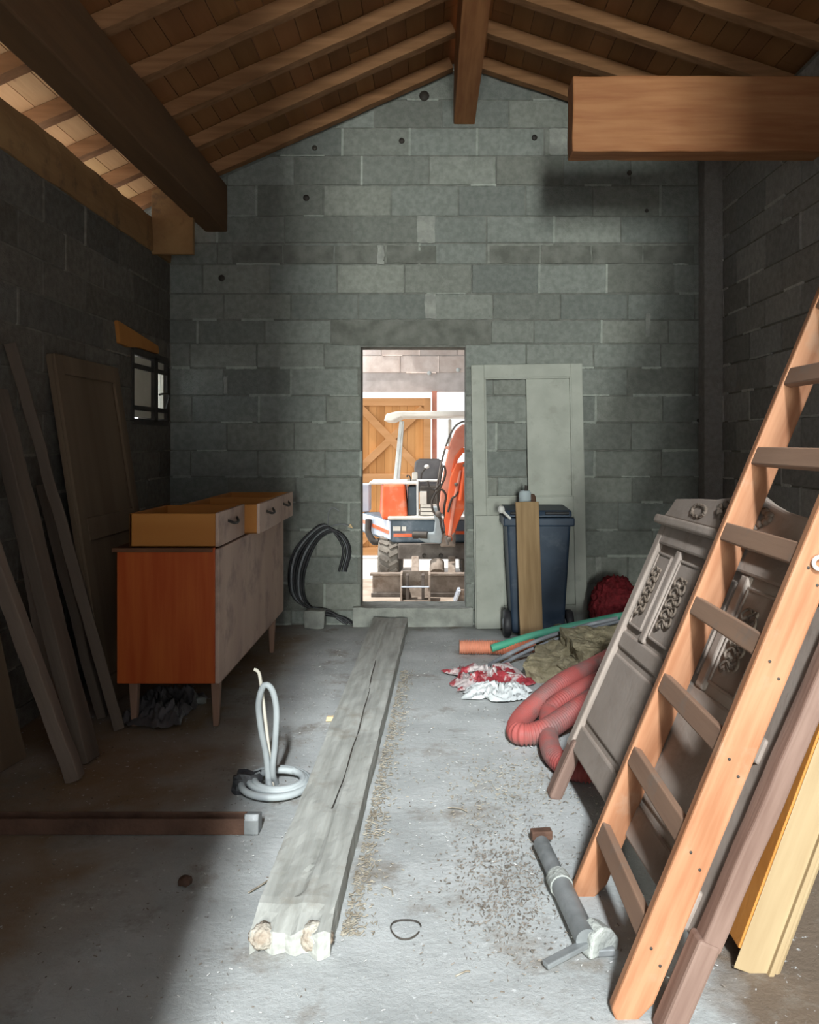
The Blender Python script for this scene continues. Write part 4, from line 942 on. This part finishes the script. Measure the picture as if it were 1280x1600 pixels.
r1_ = corrugated([P(985, 1010, 4.6), P(930, 1040, 4.5), F(880, 1066, .13), F(838, 1100, .07), F(812, 1128, .05), F(812, 1146, .05), F(848, 1142, .06), F(890, 1116, .10), P(960, 1068, 3.95)], .047, .014)
r1o = r1_.build('corrugated_hose', M['redhose']); tag(r1o, 'thick red corrugated hose bent in a hairpin on the floor by the headboard', 'hose', 'red corrugated hoses')
r2_ = corrugated([F(846, 1120, .045) + Vector((.05, .12, 0)), F(858, 1160, .045), F(872, 1188, .045), F(905, 1204, .045), F(950, 1206, .045)], .042, .014).build('corrugated_hose', M['redhose'])
tag(r2_, 'red corrugated hose curling low under the headboard edge', 'hose', 'red corrugated hoses')
r3_ = corrugated([F(846, 1118, .03), F(880, 1092, .09), P(940, 1060, 4.3), P(990, 1040, 4.4)], .040, .014).build('corrugated_hose', M['redhose'])
tag(r3_, 'faded red corrugated hose between the two arms of the hairpin one', 'hose', 'red corrugated hoses')
g = F(755, 1072); o = crumple(g.x + .03, g.y + .12, .21, .19, .085, 1.7, rot=.2, edge=.5).build('plastic_bag', M['redbag']); tag(o, 'crumpled red and white plastic bag on the floor beside the insulation', 'bag')
g = F(782, 1088); o = crumple(g.x, g.y + .02, .165, .12, .075, 8.4, rot=-.05, edge=.5).build('white_cloth', M['rag']); tag(o, 'crumpled white cloth on the floor in front of the red bag', 'cloth')

# ------------------------------------------------------------------ litter
def litter(name, n, region, size, m, label, cat, seed, curl=False):
    rnd = random.Random(seed); mb = MB()
    for _ in range(n):
        c, s_ = region(rnd); L_ = size * rnd.uniform(.4, 1.4); a = rnd.uniform(0, math.pi)
        d = Vector((math.cos(a), math.sin(a), rnd.uniform(-.1, .3))) * L_ / 2; c = Vector((c[0], c[1], c[2] + rnd.uniform(.002, .008)))
        mb.bar(c - d, c + d, L_ * rnd.uniform(.06, .22), .002)
    o = mb.build(name, M[m]); o['kind'] = 'stuff'; tag(o, label, cat); return o
def reg_plank(rnd):
    v = rnd.random() ** 1.3; y = 2.25 + v * 2.6; x = -.375 + .075 * (y - 2.17) / 3.8 + .125 + .018 * (y - 2.2) / 3 + abs(rnd.gauss(0, .035)); return (x, y, 0), 1
def reg_right(rnd):
    c = F(790 + rnd.gauss(0, 48), 1375 + rnd.gauss(0, 60)); return (c.x, c.y, 0), 1
def reg_mid(rnd):
    c = F(800 + rnd.gauss(0, 60), 1225 + rnd.gauss(0, 35)); return (c.x, c.y, 0), 1
def reg_all(rnd): return (rnd.uniform(-.75, .75), rnd.uniform(1.85, 5.6), 0), 1
def reg_left(rnd): return (rnd.uniform(-1.6, -.6), rnd.uniform(2.0, 5.5), 0), 1
litter('wood_chippings', 1600, reg_plank, .012, 'straw', 'dry wood chips and straw along the right side of the plank', 'litter', 1)
litter('straw_litter', 1500, reg_right, .008, 'leafdark', 'dark dry litter scattered on the floor left of the steel prop', 'litter', 2)
litter('straw_bits', 650, reg_mid, .010, 'straw', 'pale straw bits scattered on the floor below the red hose', 'litter', 3)
litter('floor_crumbs', 700, reg_all, .0065, 'pebble', 'pale crumbs strewn over the lit middle of the floor', 'litter', 4)
litter('dark_crumbs', 600, reg_all, .0065, 'leafdark', 'dark crumbs strewn over the middle of the floor', 'litter', 6)
litter('left_crumbs', 300, reg_left, .008, 'leafdark', 'dark crumbs strewn over the brown floor on the left', 'litter', 5)
o = MB().gbox((0, 0, .012), (.05, .035, .022), (3, 3, 2), .006, 20, 2, Matrix.Translation(F(519, 1126))).build('wood_offcut', M['woodchip']); tag(o, 'small pale yellow wood offcut beside the left edge of the plank', 'offcut')
rg = [F(634, 1450, .004) + Vector((.042 * math.cos(a), .045 * math.sin(a) + .006 * math.cos(2 * a), 0)) for a in [i * 2 * math.pi / 40 for i in range(38)]]
o = MB().tube(rg, .0022, 6).build('wire_ring', M['iron']); tag(o, 'thin bent wire ring lying on the floor right of the plank end', 'wire')
for i, (x0_, y0_, x1_, y1_, lab) in enumerate(((388, 1395, 424, 1372, 'thin pale twig on the floor left of the plank near end'), (700, 1262, 730, 1268, 'short thin twig on the bare floor right of the plank'), (600, 1385, 614, 1400, 'tiny curved twig on the floor right of the plank'), (712, 1525, 735, 1518, 'thin twig on the floor at the bottom of the photo'))):
    a = F(x0_, y0_, .005); b = F(x1_, y1_, .005); o = MB().tube(spline([a, a.lerp(b, .5) + Vector((.008, .01, 0)), b], .01), .0022, 6).build('twig', M['straw']); tag(o, lab, 'twig')
o = MB().blob(F(290, 1376, .012), (.022, .02, .014), 2, .4, 4, 3).build('dirt_clod', M['rust']); tag(o, 'small dark clod of earth on the brown floor at lower left', 'clod')
